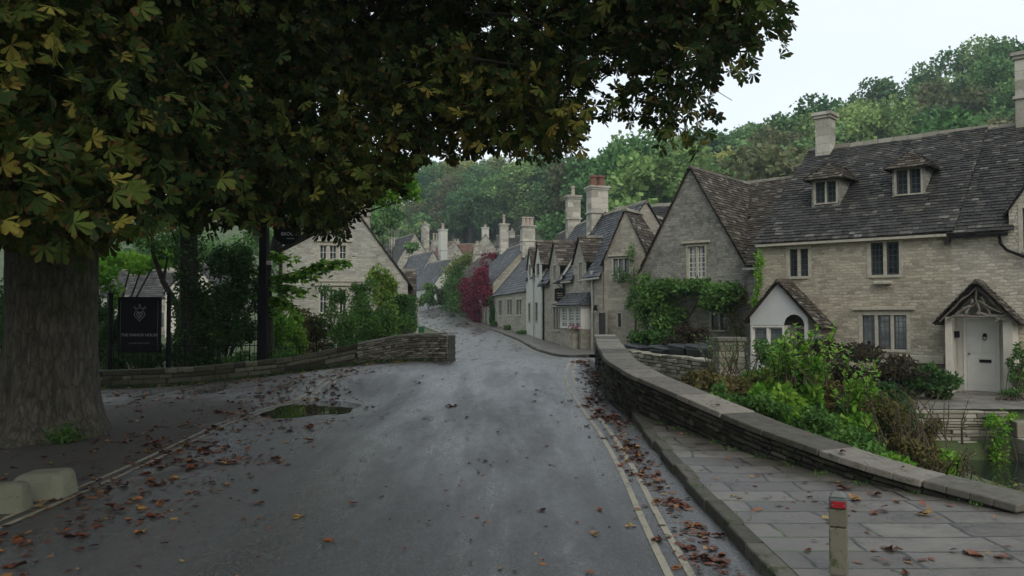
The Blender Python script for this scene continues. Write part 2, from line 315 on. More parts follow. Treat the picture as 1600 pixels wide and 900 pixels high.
def m_bark():
    m, n, p = mat('chestnut_bark'); pos = n.nodes.new('ShaderNodeNewGeometry').outputs['Position']
    f = noise(n, mapping(n, pos, (1, 1, .3)), 9, 8, .7); v = n.nodes.new('ShaderNodeTexVoronoi'); v.feature = 'DISTANCE_TO_EDGE'; v.inputs['Scale'].default_value = 13
    n.links.new(mapping(n, mix(n, .10, pos, noise(n, pos, 5, 6, .7).outputs['Color']), (1, 1, .24)), v.inputs['Vector'])
    c = ramp(n, f.outputs['Fac'], [(.3, (.045, .039, .029)), (.5, (.105, .093, .07)), (.72, (.20, .182, .14))])
    g2 = noise(n, pos, 1.3, 4).outputs['Fac']; c = mix(n, ramp(n, g2, [(.5, (0, 0, 0)), (.7, (.7, .7, .7))]), c, (.055, .075, .03))
    vd = ramp(n, v.outputs[0], [(0, (.45,) * 3), (.10, (.85,) * 3), (.3, (1,) * 3)]); c = mix(n, 1.0, c, vd, 'MULTIPLY')
    n.links.new(c, p.inputs['Base Color']); p.inputs['Roughness'].default_value = .9
    n.links.new(bump(n, vd, .5, .04, bump(n, f.outputs['Fac'], .8, .05)), p.inputs['Normal']); return m
M['bark'] = m_bark()
M['bark_dark'] = simple('dark_bark', (.03, .027, .021), .95, .4, 7, .8)
M['bark_pale'] = simple('pale_bark', (.20, .18, .14), .95, .3, 3, .3)
HAZE = 0.0006
# ---------------------------------------------------------------- ground materials
def m_ground():
    m, n, p = mat('grass_and_soil'); pos = n.nodes.new('ShaderNodeNewGeometry').outputs['Position']
    f = noise(n, pos, .35, 8, .7).outputs['Fac']; f2 = noise(n, pos, 9, 5, .7).outputs['Fac']
    c = mix(n, f2, ramp(n, f, [(.35, (.04, .07, .022)), (.6, (.09, .14, .04))]), (.05, .06, .028))
    n.links.new(c, p.inputs['Base Color']); p.inputs['Roughness'].default_value = 1; n.links.new(bump(n, f2, .8, .06), p.inputs['Normal']); return m
def m_road():
    m, n, p = mat('wet_asphalt'); pos = n.nodes.new('ShaderNodeNewGeometry').outputs['Position']
    gr = noise(n, pos, 85, 3, .8).outputs['Fac']; gr2 = noise(n, pos, 34, 5, .8).outputs['Fac']
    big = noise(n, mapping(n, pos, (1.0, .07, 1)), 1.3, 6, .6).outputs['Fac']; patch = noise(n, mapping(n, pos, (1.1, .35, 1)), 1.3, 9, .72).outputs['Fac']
    sx = n.nodes.new('ShaderNodeSeparateXYZ'); n.links.new(pos, sx.inputs[0])
    left = n.nodes.new('ShaderNodeMapRange'); n.links.new(sx.outputs[0], left.inputs[0]); left.inputs[1].default_value = -1.6; left.inputs[2].default_value = -4.6
    c = ramp(n, gr2, [(.36, (.014, .015, .016)), (.5, (.042, .043, .043)), (.58, (.085, .084, .08)), (.64, (.17, .165, .155))])
    mud = mix(n, gr, (.035, .030, .026), (.105, .092, .078))
    mudf = ramp(n, patch, [(.42, (0, 0, 0)), (.56, (1, 1, 1))])
    c = mix(n, mix(n, 1.0, mudf, left.outputs[0], 'MULTIPLY'), c, mud)
    dry = ramp(n, big, [(.44, (0, 0, 0)), (.60, (1, 1, 1))]); c = mix(n, mix(n, .45, (0, 0, 0), dry), c, mix(n, gr2, (.028, .031, .034), (.11, .118, .124)))  # dry patches; blue-grey tint also paints in sky sheen of wet tarmac
    # bare soil under the chestnut, its edge broken by noise
    vs_ = n.nodes.new('ShaderNodeVectorMath'); vs_.operation = 'SUBTRACT'; n.links.new(pos, vs_.inputs[0]); vs_.inputs[1].default_value = (-9.2, 12.4, 0)
    vl = n.nodes.new('ShaderNodeVectorMath'); vl.operation = 'LENGTH'; n.links.new(mapping(n, vs_.outputs[0], (1 / 4.3, 1 / 6.2, 0)), vl.inputs[0])
    ed = n.nodes.new('ShaderNodeMath'); ed.operation = 'MULTIPLY_ADD'; n.links.new(noise(n, pos, .9, 8, .7).outputs['Fac'], ed.inputs[0]); ed.inputs[1].default_value = 1.1; n.links.new(vl.outputs['Value'], ed.inputs[2])
    soilf = ramp(n, ed.outputs[0], [(0, (1, 1, 1)), (.98, (1, 1, 1)), (1.0, (0, 0, 0))]); ed2 = n.nodes.new('ShaderNodeMapRange'); n.links.new(ed.outputs[0], ed2.inputs[0]); ed2.inputs[1].default_value = 1.78; ed2.inputs[2].default_value = 1.5
    c = mix(n, ed2.outputs[0], c, mix(n, gr2, (.020, .014, .009), (.060, .042, .027)))
    n.links.new(c, p.inputs['Base Color'])
    r = ramp(n, big, [(.36, (.12,) * 3), (.46, (.22,) * 3), (.52, (.38,) * 3), (.62, (.5,) * 3), (.75, (.62,) * 3)])
    r2 = mix(n, .45, r, ramp(n, patch, [(.4, (.16,) * 3), (.6, (.62,) * 3)])); r2 = mix(n, ed2.outputs[0], r2, (.85, .85, .85)); n.links.new(r2, p.inputs['Roughness'])
    p.inputs['Specular IOR Level'].default_value = .95
    bs = n.nodes.new('ShaderNodeBump'); bs.inputs['Distance'].default_value = .012; n.links.new(gr, bs.inputs['Height'])
    mr = n.nodes.new('ShaderNodeMapRange'); n.links.new(r2, mr.inputs[0]); mr.inputs[1].default_value = .15; mr.inputs[2].default_value = .6; mr.inputs[3].default_value = .25; mr.inputs[4].default_value = 1.0
    n.links.new(mr.outputs[0], bs.inputs['Strength'])
    n.links.new(bump(n, gr2, .15, .01, bs.outputs[0]), p.inputs['Normal']); return m
def m_paving(name, c1, c2, bw, rh, joint, rough=(.25, .6), ms=.012):
    m, n, p = mat(name); uv = n.nodes.new('ShaderNodeTexCoord').outputs['UV']; pos = n.nodes.new('ShaderNodeNewGeometry').outputs['Position']
    d = noise(n, pos, 1.2, 3).outputs['Color']; va = n.nodes.new('ShaderNodeVectorMath'); va.operation = 'MULTIPLY_ADD'
    n.links.new(d, va.inputs[0]); va.inputs[1].default_value = (.22, .12, 0); n.links.new(uv, va.inputs[2])
    b = n.nodes.new('ShaderNodeTexBrick'); n.links.new(va.outputs[0], b.inputs['Vector']); b.offset = .37; b.squash = 1.4; b.squash_frequency = 2
    b.inputs['Scale'].default_value = 1; b.inputs['Brick Width'].default_value = bw; b.inputs['Row Height'].default_value = rh; b.inputs['Mortar Size'].default_value = ms; b.inputs['Mortar Smooth'].default_value = .2
    b.inputs['Color1'].default_value = (*c1, 1); b.inputs['Color2'].default_value = (*c2, 1); b.inputs['Mortar'].default_value = (*joint, 1)
    f = noise(n, pos, 3, 8, .7).outputs['Fac']; f2 = noise(n, pos, 60, 3).outputs['Fac']
    c = mix(n, 1.0, b.outputs['Color'], ramp(n, f, [(.3, (.55,) * 3), (.6, (1.1,) * 3)]), 'MULTIPLY')
    ms_ = noise(n, pos, 2.2, 4).outputs['Fac']; gm = mix(n, 1.0, b.outputs['Fac'], ramp(n, ms_, [(.55, (0, 0, 0)), (.65, (1, 1, 1))]), 'MULTIPLY'); c = mix(n, gm, c, (.06, .10, .02))
    n.links.new(c, p.inputs['Base Color']); n.links.new(ramp(n, f, [(.35, (rough[0],) * 3), (.65, (rough[1],) * 3)]), p.inputs['Roughness'])
    iv = n.nodes.new('ShaderNodeMath'); iv.operation = 'MULTIPLY_ADD'; n.links.new(b.outputs['Fac'], iv.inputs[0]); iv.inputs[1].default_value = -1; n.links.new(f, iv.inputs[2])
    n.links.new(bump(n, f2, .2, .006, bump(n, iv.outputs[0], .6, .02)), p.inputs['Normal']); return m
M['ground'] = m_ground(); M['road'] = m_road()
M['flag'] = m_paving('stone_flags', (.088, .08, .07), (.165, .15, .13), .8, .42, (.016, .015, .010), rough=(.25, .55), ms=.016)
M['terrace'] = m_paving('terrace_slabs', (.15, .14, .115), (.21, .195, .165), .6, .4, (.06, .06, .04), rough=(.5, .8))
M['soil'] = simple('dark_soil', (.030, .023, .017), .95, .5, 5, .8, dist=.04)
M['kerb'] = m_vals('kerb_stone', [(0, (.05, .047, .038)), (1, (.13, .122, .10))], .75, 5, .8, 1, .3, lichen=((.045, .055, .025), .52), dist=.03)
M['kerb_pale'] = m_vals('pale_worn_coping', [(0, (.20, .19, .165)), (1, (.34, .33, .29))], .8, 6, .6, .6, .2, lichen=((.14, .15, .10), .58), dist=.02)
def m_line():
    m, n, p = mat('worn_yellow_paint'); pos = n.nodes.new('ShaderNodeNewGeometry').outputs['Position']
    f = noise(n, pos, 22, 6, .7).outputs['Fac']; f2 = noise(n, pos, 2.3, 4).outputs['Fac']
    a = n.nodes.new('ShaderNodeMath'); a.operation = 'ADD'; n.links.new(f, a.inputs[0]); n.links.new(f2, a.inputs[1])
    c = ramp(n, a.outputs[0], [(.72, (.06, .057, .048)), (.88, (.22, .20, .145)), (1.0, (.30, .27, .195))])
    n.links.new(c, p.inputs['Base Color']); p.inputs['Roughness'].default_value = .55; return m
M['line'] = m_line()
# ---------------------------------------------------------------- ground sheet
def axis(segs):
    a = []
    for x0, x1, st in segs: a += list(np.arange(x0, x1, st))
    return np.array(a + [segs[-1][1]])
def sheet(name, xs, ys, zf, m, parent=None):
    X, Y = np.meshgrid(xs, ys); Z = zf(X, Y); V = np.stack([X, Y, Z], -1).reshape(-1, 3); nx = len(xs)
    i, j = np.meshgrid(np.arange(nx - 1), np.arange(len(ys) - 1)); b = (j * nx + i).ravel()
    Q = np.stack([b, b + 1, b + nx + 1, b + nx], 1); return np_mesh(name, V, Q, m, parent, auto_uv=True, smooth=True)
gx = axis([(-900, -200, 60), (-200, -30, 8), (-30, -6, 1.2), (-6, 1, .6), (1, 10, .25), (10, 30, 1.0), (30, 220, 8), (220, 900, 60)])
gy_ = axis([(-300, -10, 30), (-10, 6, 1), (6, 28, .3), (28, 130, 1.5), (130, 320, 8), (320, 1500, 80)])
props(sheet('ground', gx, gy_, lambda x, y: T(x, y) - .03, M['ground']), kind='structure')
# road surface: rows across, from the left edge to the right edge
RLy = [-12, 24, 24.3, 30, 40, 50, 60, 73, 82, 92, 104, 118, 132]; RLx = [-19, -19, -2.2, -2.6, -3.2, -4.0, -5.2, -8, -10, -13, -18, -27, -38]
RRy = [-12, 13.3, 14, 24, 30, 34, 42, 50, 60, 67, 78, 89, 100, 115, 132]; RRx = [1.95, 1.95, 2.2, 2.7, 2.3, 1.9, 1.15, .5, -.9, -2.06, -4.1, -6.4, -9.5, -17, -29]
def road_sheet():
    ys = np.concatenate([np.arange(-12, 24.2, .4), [24.25], np.arange(24.6, 132, 1.0)]); nx = 50; V = []
    for y in ys:
        a = np.interp(y, RLy, RLx); b = np.interp(y, RRy, RRx); x = np.linspace(a, b, nx)
        V.append(np.stack([x, np.full(nx, y), T(x, y) + .02], 1))
    V = np.concatenate(V); i, j = np.meshgrid(np.arange(nx - 1), np.arange(len(ys) - 1)); b = (j * nx + i).ravel()
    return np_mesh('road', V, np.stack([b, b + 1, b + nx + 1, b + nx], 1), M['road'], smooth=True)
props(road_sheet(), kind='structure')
# soil round the tree
def blob_sheet(name, cx, cy, rx, ry, dz, m, seed=1, kind='structure', flat=None, irr=.18):
    r_ = np.random.default_rng(seed); nr, na = 8, 64; ph = r_.uniform(0, 6.28, 6)
    V = [(cx, cy, (T(cx, cy) + dz) if flat is None else flat)]; 
    for i in range(1, nr + 1):
        for k in range(na):
            a = 2 * math.pi * k / na; w = 1 + irr * sum(math.sin((q + 2) * a + ph[q]) / (1 + q * .5) for q in range(6))
            x = cx + math.cos(a) * rx * w * i / nr; y = cy + math.sin(a) * ry * w * i / nr; V.append((x, y, (float(T(x, y)) + dz) if flat is None else flat))
    Fs = []
    for i in range(nr):
        for k in range(na):
            k2 = (k + 1) % na
            if i == 0: Fs.append([0, 1 + k, 1 + k2, 1 + k2])
            else: Fs.append([1 + (i - 1) * na + k, 1 + i * na + k, 1 + i * na + k2, 1 + (i - 1) * na + k2])
    mb = MB()
    for f in Fs: f2 = f[:3] if f[2] == f[3] else f; mb.f.append(f2); mb.val.append(.5)
    mb.v = [tuple(float(c) for c in p) for p in V]; o = mb.build(name, m, smooth=True); 
    if kind: o['kind'] = kind
    return o
water = mat('puddle_water'); M['puddle'] = water[0]; water[2].inputs['Base Color'].default_value = (.05, .045, .03, 1); water[2].inputs['Roughness'].default_value = .03; water[2].inputs['IOR'].default_value = 1.5
pz = float(max(T(-4.6, 18.2), T(-3.8, 18.8))) + .03
pud = blob_sheet('puddle', -3.75, 15.8, .85, 1.3, .026, M['puddle'], 9, irr=.1, flat=PUD_Z + .026)
rw, rn, rp = mat('river_water'); rp.inputs['Base Color'].default_value = (.012, .018, .012, 1); rp.inputs['Roughness'].default_value = .06
_p = rn.nodes.new('ShaderNodeNewGeometry').outputs['Position']; rn.links.new(bump(rn, noise(rn, _p, 3, 3).outputs['Fac'], .12, .05), rp.inputs['Normal'])
props(sheet('river', np.linspace(5.5, 60, 12), np.linspace(-30, 17.95, 10), lambda x, y: x * 0 - 1.05, rw), kind='structure')
# double yellow lines
def strip_path(name, pts, w, dz, m, off=0.0, gap=None):
    P = np.array(pts, float); d = np.concatenate([[0], np.cumsum(np.hypot(*(P[1:] - P[:-1]).T))]); n = int(d[-1] / .25); t = np.linspace(0, d[-1], n)
    def cr_(c):  # smoothed
        y = np.interp(t, d, P[:, c]); k = 9; return np.convolve(np.pad(y, k // 2, mode='edge'), np.ones(k) / k, 'valid')
    x, y = cr_(0), cr_(1); dx, dy = np.gradient(x), np.gradient(y); l = np.hypot(dx, dy); nx, ny = -dy / l, dx / l
    return x, y, nx, ny
def lines(name, pts, off2):
    mb = MB(); x, y, nx, ny = strip_path(name, pts, 0, 0, None)
    for o in (0, off2):
        for i in range(len(x) - 1):
            q = []
            for k, s in ((i, -1), (i, 1), (i + 1, 1), (i + 1, -1)):
                a = x[k] + nx[k] * (o + s * .032); b = y[k] + ny[k] * (o + s * .035); q.append((a, b, float(T(a, b)) + .026))
            mb.poly(q if off2 > 0 else q)
    return props(mb.build(name, M['line']), kind='structure')
lines('yellow_road_lines', [(1.28, 3), (1.36, 6.4), (1.42, 8.2), (1.5, 10), (1.5, 12.3), (1.37, 14.8), (1.30, 17.3), (1.42, 19.6), (1.72, 22), (1.9, 24.5)], .17)
lines('yellow_road_lines', [(-4.85, 3), (-4.74, 7.8), (-4.62, 13.3), (-4.5, 16), (-4.15, 19), (-3.35, 21.4), (-2.5, 22.35), (-2.1, 24)], .17)
lines('yellow_road_lines', [(-2.5, 30), (-3.0, 40), (-3.75, 50), (-4.95, 60), (-7.7, 73), (-9.7, 82)], .17)
lines('yellow_road_lines', [(2.0, 30), (1.65, 34), (.9, 42), (.25, 50), (-1.15, 60), (-2.3, 67), (-4.3, 78), (-6.6, 89)], -.17)
# pavements
def pavement(name, left, right, ys, h, m, kerb_side='l'):
    nx = 14; V = []
    for y in ys:
        a, b = left(y), right(y); x = np.linspace(a, b, nx); V.append(np.stack([x, np.full(nx, y), T(x, y) * 0 + (T(a, y)) + h + 0 * x], 1))
    V = np.concatenate(V); i, j = np.meshgrid(np.arange(nx - 1), np.arange(len(ys) - 1)); b = (j * nx + i).ravel()
    return props(np_mesh(name, V, np.stack([b, b + 1, b + nx + 1, b + nx], 1), m, auto_uv=True, smooth=True), kind='structure')
pavement('pavement', lambda y: 2.07, lambda y: max(2.12, float(parx(max(y, 7.4))) + .22) if y > 7.6 else 9.0, np.concatenate([np.arange(-3, 7.6, .4), [7.55], np.arange(7.8, 13.7, .3)]), .125, M['flag'])
mb = MB()     # kerb stones, one edging
y = -3.0
while y < 13.5:
    l = random.uniform(.55, .95); y2 = min(y + l, 13.6); j = random.uniform(-.012, .012); zt = lambda yy: float(T(1.9, yy)) + .13 + j
    x0, x1 = 1.92 + j * 2, 2.10 + j
    mb.hexa([(x0, y + .008, zt(y) - .2), (x1, y + .008, zt(y) - .2), (x1, y2 - .008, zt(y2) - .2), (x0, y2 - .008, zt(y2) - .2), (x0 + .015, y + .008, zt(y)), (x1, y + .008, zt(y)), (x1, y2 - .008, zt(y2)), (x0 + .015, y2 - .008, zt(y2))]); y = y2
props(mb.build('kerb', M['kerb'], bevel=.02), kind='structure')
fx = lambda y: np.interp(y, [26, 30, 38.2, 43.5, 50, 56, 70, 82, 95, 110], [5.4, 5.0, 4.1, 2.8, 1.75, .95, -1.6, -4.2, -7.3, -13])
pavement('pavement', lambda y: float(np.interp(y, RRy, RRx)), lambda y: float(fx(y)) + .3, np.arange(27, 108, 1.0), .12, M['flag'])
mb = MB()
for y in np.arange(27, 107, 1.0):
    a, b = float(np.interp(y, RRy, RRx)), float(np.interp(y + .98, RRy, RRx)); za, zb = float(T(a, y)), float(T(b, y + .98))
    mb.hexa([(a - .13, y, za - .1), (a, y, za - .1), (b, y + .98, zb - .1), (b - .13, y + .98, zb - .1), (a - .13, y, za + .124), (a, y, za + .124), (b, y + .98, zb + .124), (b - .13, y + .98, zb + .124)])
props(mb.build('kerb', M['kerb'], bevel=.015), kind='structure')
pavement('terrace', lambda y: 6.4, lambda y: 30.0, np.arange(18.16, 30, 1.0), .02, M['terrace'])
# ---------------------------------------------------------------- stone walls built stone by stone
def arc(pts, step=.12, k=5):
    P = np.array(pts, float); d = np.concatenate([[0], np.cumsum(np.hypot(P[1:, 0] - P[:-1, 0], P[1:, 1] - P[:-1, 1]))]); n = max(2, int(d[-1] / step)); t = np.linspace(0, d[-1], n)
    C = [np.interp(t, d, P[:, c]) for c in range(P.shape[1])]
    C = [np.convolve(np.pad(c, k // 2, mode='reflect', reflect_type='odd'), np.ones(k) / k, 'valid') for c in C]
    return t, np.stack(C, 1)
def stone_wall(name, label, pts, thick, m, mcope, cope=None, row=(.09, .16), length=(.18, .5), group=None, k=5, cat='wall', bevel=.015, cope_len=(.7, 1.1), cope_t=.09, over=.05, rough_top=False):
    """pts: (x, y, z foot, z top) along the foot of one face, the body lies to the left of the path direction"""
    t, C = arc(pts, .1, k); tot = t[-1]; dx, dy = np.gradient(C[:, 0]), np.gradient(C[:, 1]); l = np.hypot(dx, dy); nx, ny = -dy / l, dx / l
    root = empty(name, (C[0, 0], C[0, 1], C[0, 2]), label, cat, group)
    f = lambda s, c: float(np.interp(s, t, c))
    def pt(s, h, z): return (f(s, C[:, 0]) + f(s, nx) * h, f(s, C[:, 1]) + f(s, ny) * h, z)
    mb = MB(); core = MB(); st = np.arange(0, tot, .35); st = np.append(st, tot)
    ct = cope_t if cope else 0
    for a, b in zip(st[:-1], st[1:]):
        core.hexa([pt(a, .05, f(a, C[:, 2]) - .4), pt(b, .05, f(b, C[:, 2]) - .4), pt(b, thick - .05, f(b, C[:, 2]) - .4), pt(a, thick - .05, f(a, C[:, 2]) - .4),
                   pt(a, .05, f(a, C[:, 3]) - ct - .02), pt(b, .05, f(b, C[:, 3]) - ct - .02), pt(b, thick - .05, f(b, C[:, 3]) - ct - .02), pt(a, thick - .05, f(a, C[:, 3]) - ct - .02)])
    H = (C[:, 3] - ct - (C[:, 2] - .12)); hm = H.max(); q = 0.0; rows = []
    while q < hm - .03: r = random.uniform(*row); rows.append((q, min(q + r, hm))); q += r
    for (r0, r1) in rows:
        s = random.uniform(-.2, 0)
        while s < tot:
            L_ = random.uniform(*length) * (1.2 if r1 > hm - .05 else 1); a, b = max(s, 0), min(s + L_, tot); s += L_
            if b - a < .05: continue
            zt = (r0, r1); jj = lambda: random.uniform(-.012, .012)
            # courses hang from the top so the top line is clean
            za0, za1 = f(a, C[:, 3]) - ct - hm + r0, f(a, C[:, 3]) - ct - hm + r1; zb0, zb1 = f(b, C[:, 3]) - ct - hm + r0, f(b, C[:, 3]) - ct - hm + r1
            if za1 < f(a, C[:, 2]) - .12: continue
            up = random.uniform(-.03, .03) if (rough_top and r1 >= hm - .01) else 0
            o1, o2 = random.uniform(-.03, .02), random.uniform(-.02, .03); e = .007
            mb.hexa([pt(a + e, o1 + jj(), za0 + e), pt(b - e, o1 + jj(), zb0 + e), pt(b - e, thick + o2 + jj(), zb0 + e), pt(a + e, thick + o2 + jj(), za0 + e),
                     pt(a + e + jj(), o1 + jj(), za1 - e + jj() * .6 + up), pt(b - e + jj(), o1 + jj(), zb1 - e + jj() * .6 + up), pt(b - e, thick + o2, zb1 - e + up), pt(a + e, thick + o2, za1 - e + up)])
    core.build('wall_core', M['mortar'], root); mb.build('stonework', m, root, bevel=bevel)
    if cope:
        cb = MB(); s = 0.0
        while s < tot - .05:
            L_ = min(random.uniform(*cope_len), tot - s); a, b = s, s + L_; s = b; j = random.uniform(-.009, .009); nn = 4
            for i in range(nn):
                p0 = a + (b - a) * i / nn + (.011 if i == 0 else 0); p1 = a + (b - a) * (i + 1) / nn - (.011 if i == nn - 1 else 0); z0, z1 = f(p0, C[:, 3]) + j, f(p1, C[:, 3]) + j
                vv = (hash((round(a, 2), 3)) % 97) / 97.0
                if i == 0: vv0 = random.random()
                oj = random.uniform(-.008, .008) if i == 0 else oj
                over_ = over + oj; cb.hexa([pt(p0, -over_, z0 - ct), pt(p1, -over_, z1 - ct), pt(p1, thick + over, z1 - ct), pt(p0, thick + over, z0 - ct),
                         pt(p0, -over + .012, z0), pt(p1, -over + .012, z1), pt(p1, thick + over - .012, z1), pt(p0, thick + over - .012, z0)], vv0)
        cb.build('coping', mcope, root, bevel=.014)
    return root
gz = lambda x, y: float(T(x, y))
# right parapet: path runs from the far end towards the camera, body on the right-hand (river) side => reverse so body lies left of direction
ptop = [(2.55, 27.0, 1.30), (2.2, 22.0, 1.53), (1.88, 18.2, 1.42), (1.74, 15.4, 1.22), (1.98, 13.6, 1.05), (3.05, 10.6, .62), (3.75, 9.2, .42), (4.3, 8.5, .31), (4.6, 8.1, .27), (4.72, 7.8, .25)]
pp = par_path = [(x, y, gz(min(x, 2.0), y) + (.1 if y < 13.4 else 0), z) for x, y, z in ptop][1:]
stone_wall('bridge_parapet', 'long curved stone parapet with broad flat coping slabs dropping beside the flagged pavement', pp, .50, M['drystone_dark'], M['coping'], cope=True, k=9, cope_t=.075, over=.04, row=(.05, .10), length=(.1, .32), cope_len=(.6, 1.3))
lp = [(-17, 22.4, 0, .5), (-11.3, 23.0, 0, .53), (-9.2, 23.7, .03, .58), (-6.5, 23.9, .2, .84), (-4.4, 23.7, .45, 1.27), (-2.9, 23.2, .66, 1.55), (-1.75, 22.6, .76, 1.58)]
lp = lp[::-1]  # body lies behind the wall
lp = [(x, y, min(a, gz(x, y)), b) for x, y, a, b in lp]
P1 = [p for p in lp if p[0] <= -4.3]; P2 = [p for p in lp if p[0] >= -4.5]
# direction left->right has the body on its left = behind
stone_wall('garden_wall', 'low mossy drystone wall below the black railings, behind the chestnut trunk', P1[::-1], .42, M['drystone'], M['coping'], cope=None, row=(.08, .2), length=(.2, .7), rough_top=True, k=9, bevel=.02)
w2 = P2[::-1] + []
stone_wall('bridge_parapet', 'paler mortared stone parapet at the left of the road, ending at the bend', w2, .45, M['drystone_pale'], M['kerb_pale'], cope=True, cope_len=(.3, .6), cope_t=.07, over=.0, row=(.05, .085), length=(.08, .24), k=9, bevel=.01)
stone_wall('bridge_parapet', 'far left parapet running away from the bend, its end hidden behind the near one', [(-1.82, 23.2, .74, 1.5), (-2.35, 28, .55, 1.2)], .4, M['drystone_pale'], M['coping'], cope=None, row=(.07, .12), length=(.15, .35), k=1)
stone_wall('garden_wall', 'rough low stone wall in front of the black wheelie bins', [(3.35, 26, -.2, .98), (4.3, 22.9, -.3, .93), (5.0, 20.7, -.4, .90)], .35, M['drystone_pale'], M['coping'], cope=None, row=(.08, .14), rough_top=True, k=3)
def pier(name, label, x, y, w, z0, z1, m, ball=False):
    root = empty(name, (x, y, z0), label, 'gate pier'); mb = MB(); z = z0; r = 0
    core = MB(); core.box(x - w / 2 + .02, x + w / 2 - .02, y - w / 2 + .02, y + w / 2 - .02, z0 - .2, z1 - .09)
    while z < z1 - .1:
        h = min(random.uniform(.1, .17), z1 - .09 - z)
        if h < .03: break
        c = x + random.uniform(-.1, .1); j = lambda: random.uniform(-.012, .012)
        for a, b in ((x - w / 2, c), (c, x + w / 2)): mb.box(a + .005 + j(), b - .005, y - w / 2 + j(), y + w / 2 + j(), z + .004, z + h - .004)
        z += h
    core.build('pier_core', M['mortar'], root); mb.build('stonework', m, root, bevel=.012)
    cp = MB(); cp.box(x - w / 2 - .05, x + w / 2 + .05, y - w / 2 - .05, y + w / 2 + .05, z1 - .088, z1)
    if ball: 
        cp.hexa([(x - w / 2, y - w / 2, z1 + .002), (x + w / 2, y - w / 2, z1 + .002), (x + w / 2, y + w / 2, z1 + .002), (x - w / 2, y + w / 2, z1 + .002), (x - .06, y - .06, z1 + .3), (x + .06, y - .06, z1 + .3), (x + .06, y + .06, z1 + .3), (x - .06, y + .06, z1 + .3)])
        cp.tube([(x, y, z1 + .3), (x, y, z1 + .36), (x, y, z1 + .42), (x, y, z1 + .5)], [.05, .09, .09, .02], 10)
    cp.build('cap', M['coping'], root, bevel=.01); return root
pier('gate_pier', 'square stone pier with flat cap behind the bushes, end of the low bin wall', 5.3, 20.4, .62, -.4, 1.5, M['drystone_pale'])
pier('gate_pier', 'stone gate pier with pyramid finial among the shrubs of the left garden', float(at(540, 500, 29)[0]), 29, .42, 0, 1.6, M['ashlar'], True)
# river bank walls and steps
stone_wall('river_wall', 'stepped drystone river bank wall below the terrace, left of the river steps', [(6.4, 18.0, -1.4, -.02), (10.7, 18.0, -1.4, -.02)], .5, M['drystone_pale'], M['coping'], cope=None, row=(.05, .1), length=(.25, .6), rough_top=True, k=1)
stone_wall('river_wall', 'drystone river bank wall at the right edge, right of the river steps', [(12.05, 17.6, -1.4, -.02), (20, 17.4, -1.4, -.02)], .5, M['drystone_pale'], M['coping'], cope=None, row=(.05, .1), length=(.25, .6), rough_top=True, k=1)
mb = MB()
for i in range(4): mb.box(10.75, 12.0, 16.9 + i * .3, 18.3, -1.6 + i * .34, -1.6 + (i + 1) * .34 - .0)
o = mb.build('river_steps', M['drystone_pale'], origin=(11.4, 17.6, -1.5), bevel=.02); props(o, 'mossy stone steps leading down to the dark river water', 'steps')
# ---------------------------------------------------------------- slates and houses
def slates(mb, poly, exp=.19, wd=(.2, .42), thick=.03, mask=None, grade=.3, off=.0):
    """poly: 3D convex polygon, first edge = eave (left to right seen from outside)"""
    P = [np.array(p, float) for p in poly]; U = P[1] - P[0]; U /= np.linalg.norm(U)
    q = P[2] - P[0]; V = q - U * (q @ U); V /= np.linalg.norm(V); Nn = np.cross(U, V)
    ab = np.array([((p - P[0]) @ U, (p - P[0]) @ V) for p in P]); H = ab[:, 1].max(); b = 0.0
    def span(v):
        xs = []
        for i in range(len(ab)):
            (x0, y0), (x1, y1) = ab[i], ab[(i + 1) % len(ab)]
            if (y0 - v) * (y1 - v) <= 0 and abs(y1 - y0) > 1e-6: xs.append(x0 + (x1 - x0) * (v - y0) / (y1 - y0))
        return (min(xs), max(xs)) if len(xs) >= 2 else None
    wob = random.uniform(0, 6)
    while b < H - .04:
        e = exp * (1 - grade * b / H) * random.uniform(.92, 1.08); sp = span(min(b + e * .5, H - 1e-3))
        if sp:
            a = sp[0] - random.uniform(0, .1)
            while a < sp[1]:
                w = random.uniform(*wd) * (1 - grade * .5 * b / H); a0, a1 = max(a, sp[0] - .01), min(a + w, sp[1] + .01); a += w
                if a1 - a0 < .05: continue
                c = ((a0 + a1) / 2, b + e / 2)
                if mask and not mask(P[0] + U * c[0] + V * c[1]): continue
                j = random.uniform(-.012, .012); up = thick * random.uniform(.75, 1.3); sag = .018 * math.sin(c[0] * .9 + wob) + .012 * math.sin(c[1] * 1.7 + c[0] * .4)
                p = lambda x, y, z: P[0] + U * x + V * y + Nn * (z + sag + off)
                g_ = .006; A = p(a0 + g_, b + j, 0); B = p(a1 - g_, b + j + random.uniform(-.01, .01), 0); A2 = p(a0 + g_, b + j, up + .012); B2 = p(a1 - g_, b + j, up * random.uniform(.85, 1.1) + .012)
                C_ = p(a1 - g_, min(b + e * 1.25, H), .012); D_ = p(a0 + g_, min(b + e * 1.25, H), .012)
                mb.add([A, B, B2, A2, C_, D_], [[0, 1, 2, 3], [3, 2, 4, 5], [0, 3, 5], [1, 4, 2]], random.random())
        b += e
class Fr:
    def __init__(s, O, d): s.O = np.array(O, float); d = np.array(d, float); s.d = d / np.linalg.norm(d); s.o = np.array([s.d[1], -s.d[0]])
    def P(s, a, h, z): q = s.O + s.d * a - s.o * h; return (q[0], q[1], z)
    def sz(s, u, v, h=0.0):
        r = ray(u, v); c = s.O - s.o * h; n = s.o; t = (c @ n) / (r[:2] @ n); q = r[:2] * t; return float((q - c) @ s.d), CZ + r[2] * t
    def box(s, mb, a0, a1, h0, h1, z0, z1, val=None):
        mb.hexa([s.P(a0, h0, z0), s.P(a1, h0, z0), s.P(a1, h1, z0), s.P(a0, h1, z0), s.P(a0, h0, z1), s.P(a1, h0, z1), s.P(a1, h1, z1), s.P(a0, h1, z1)], val)
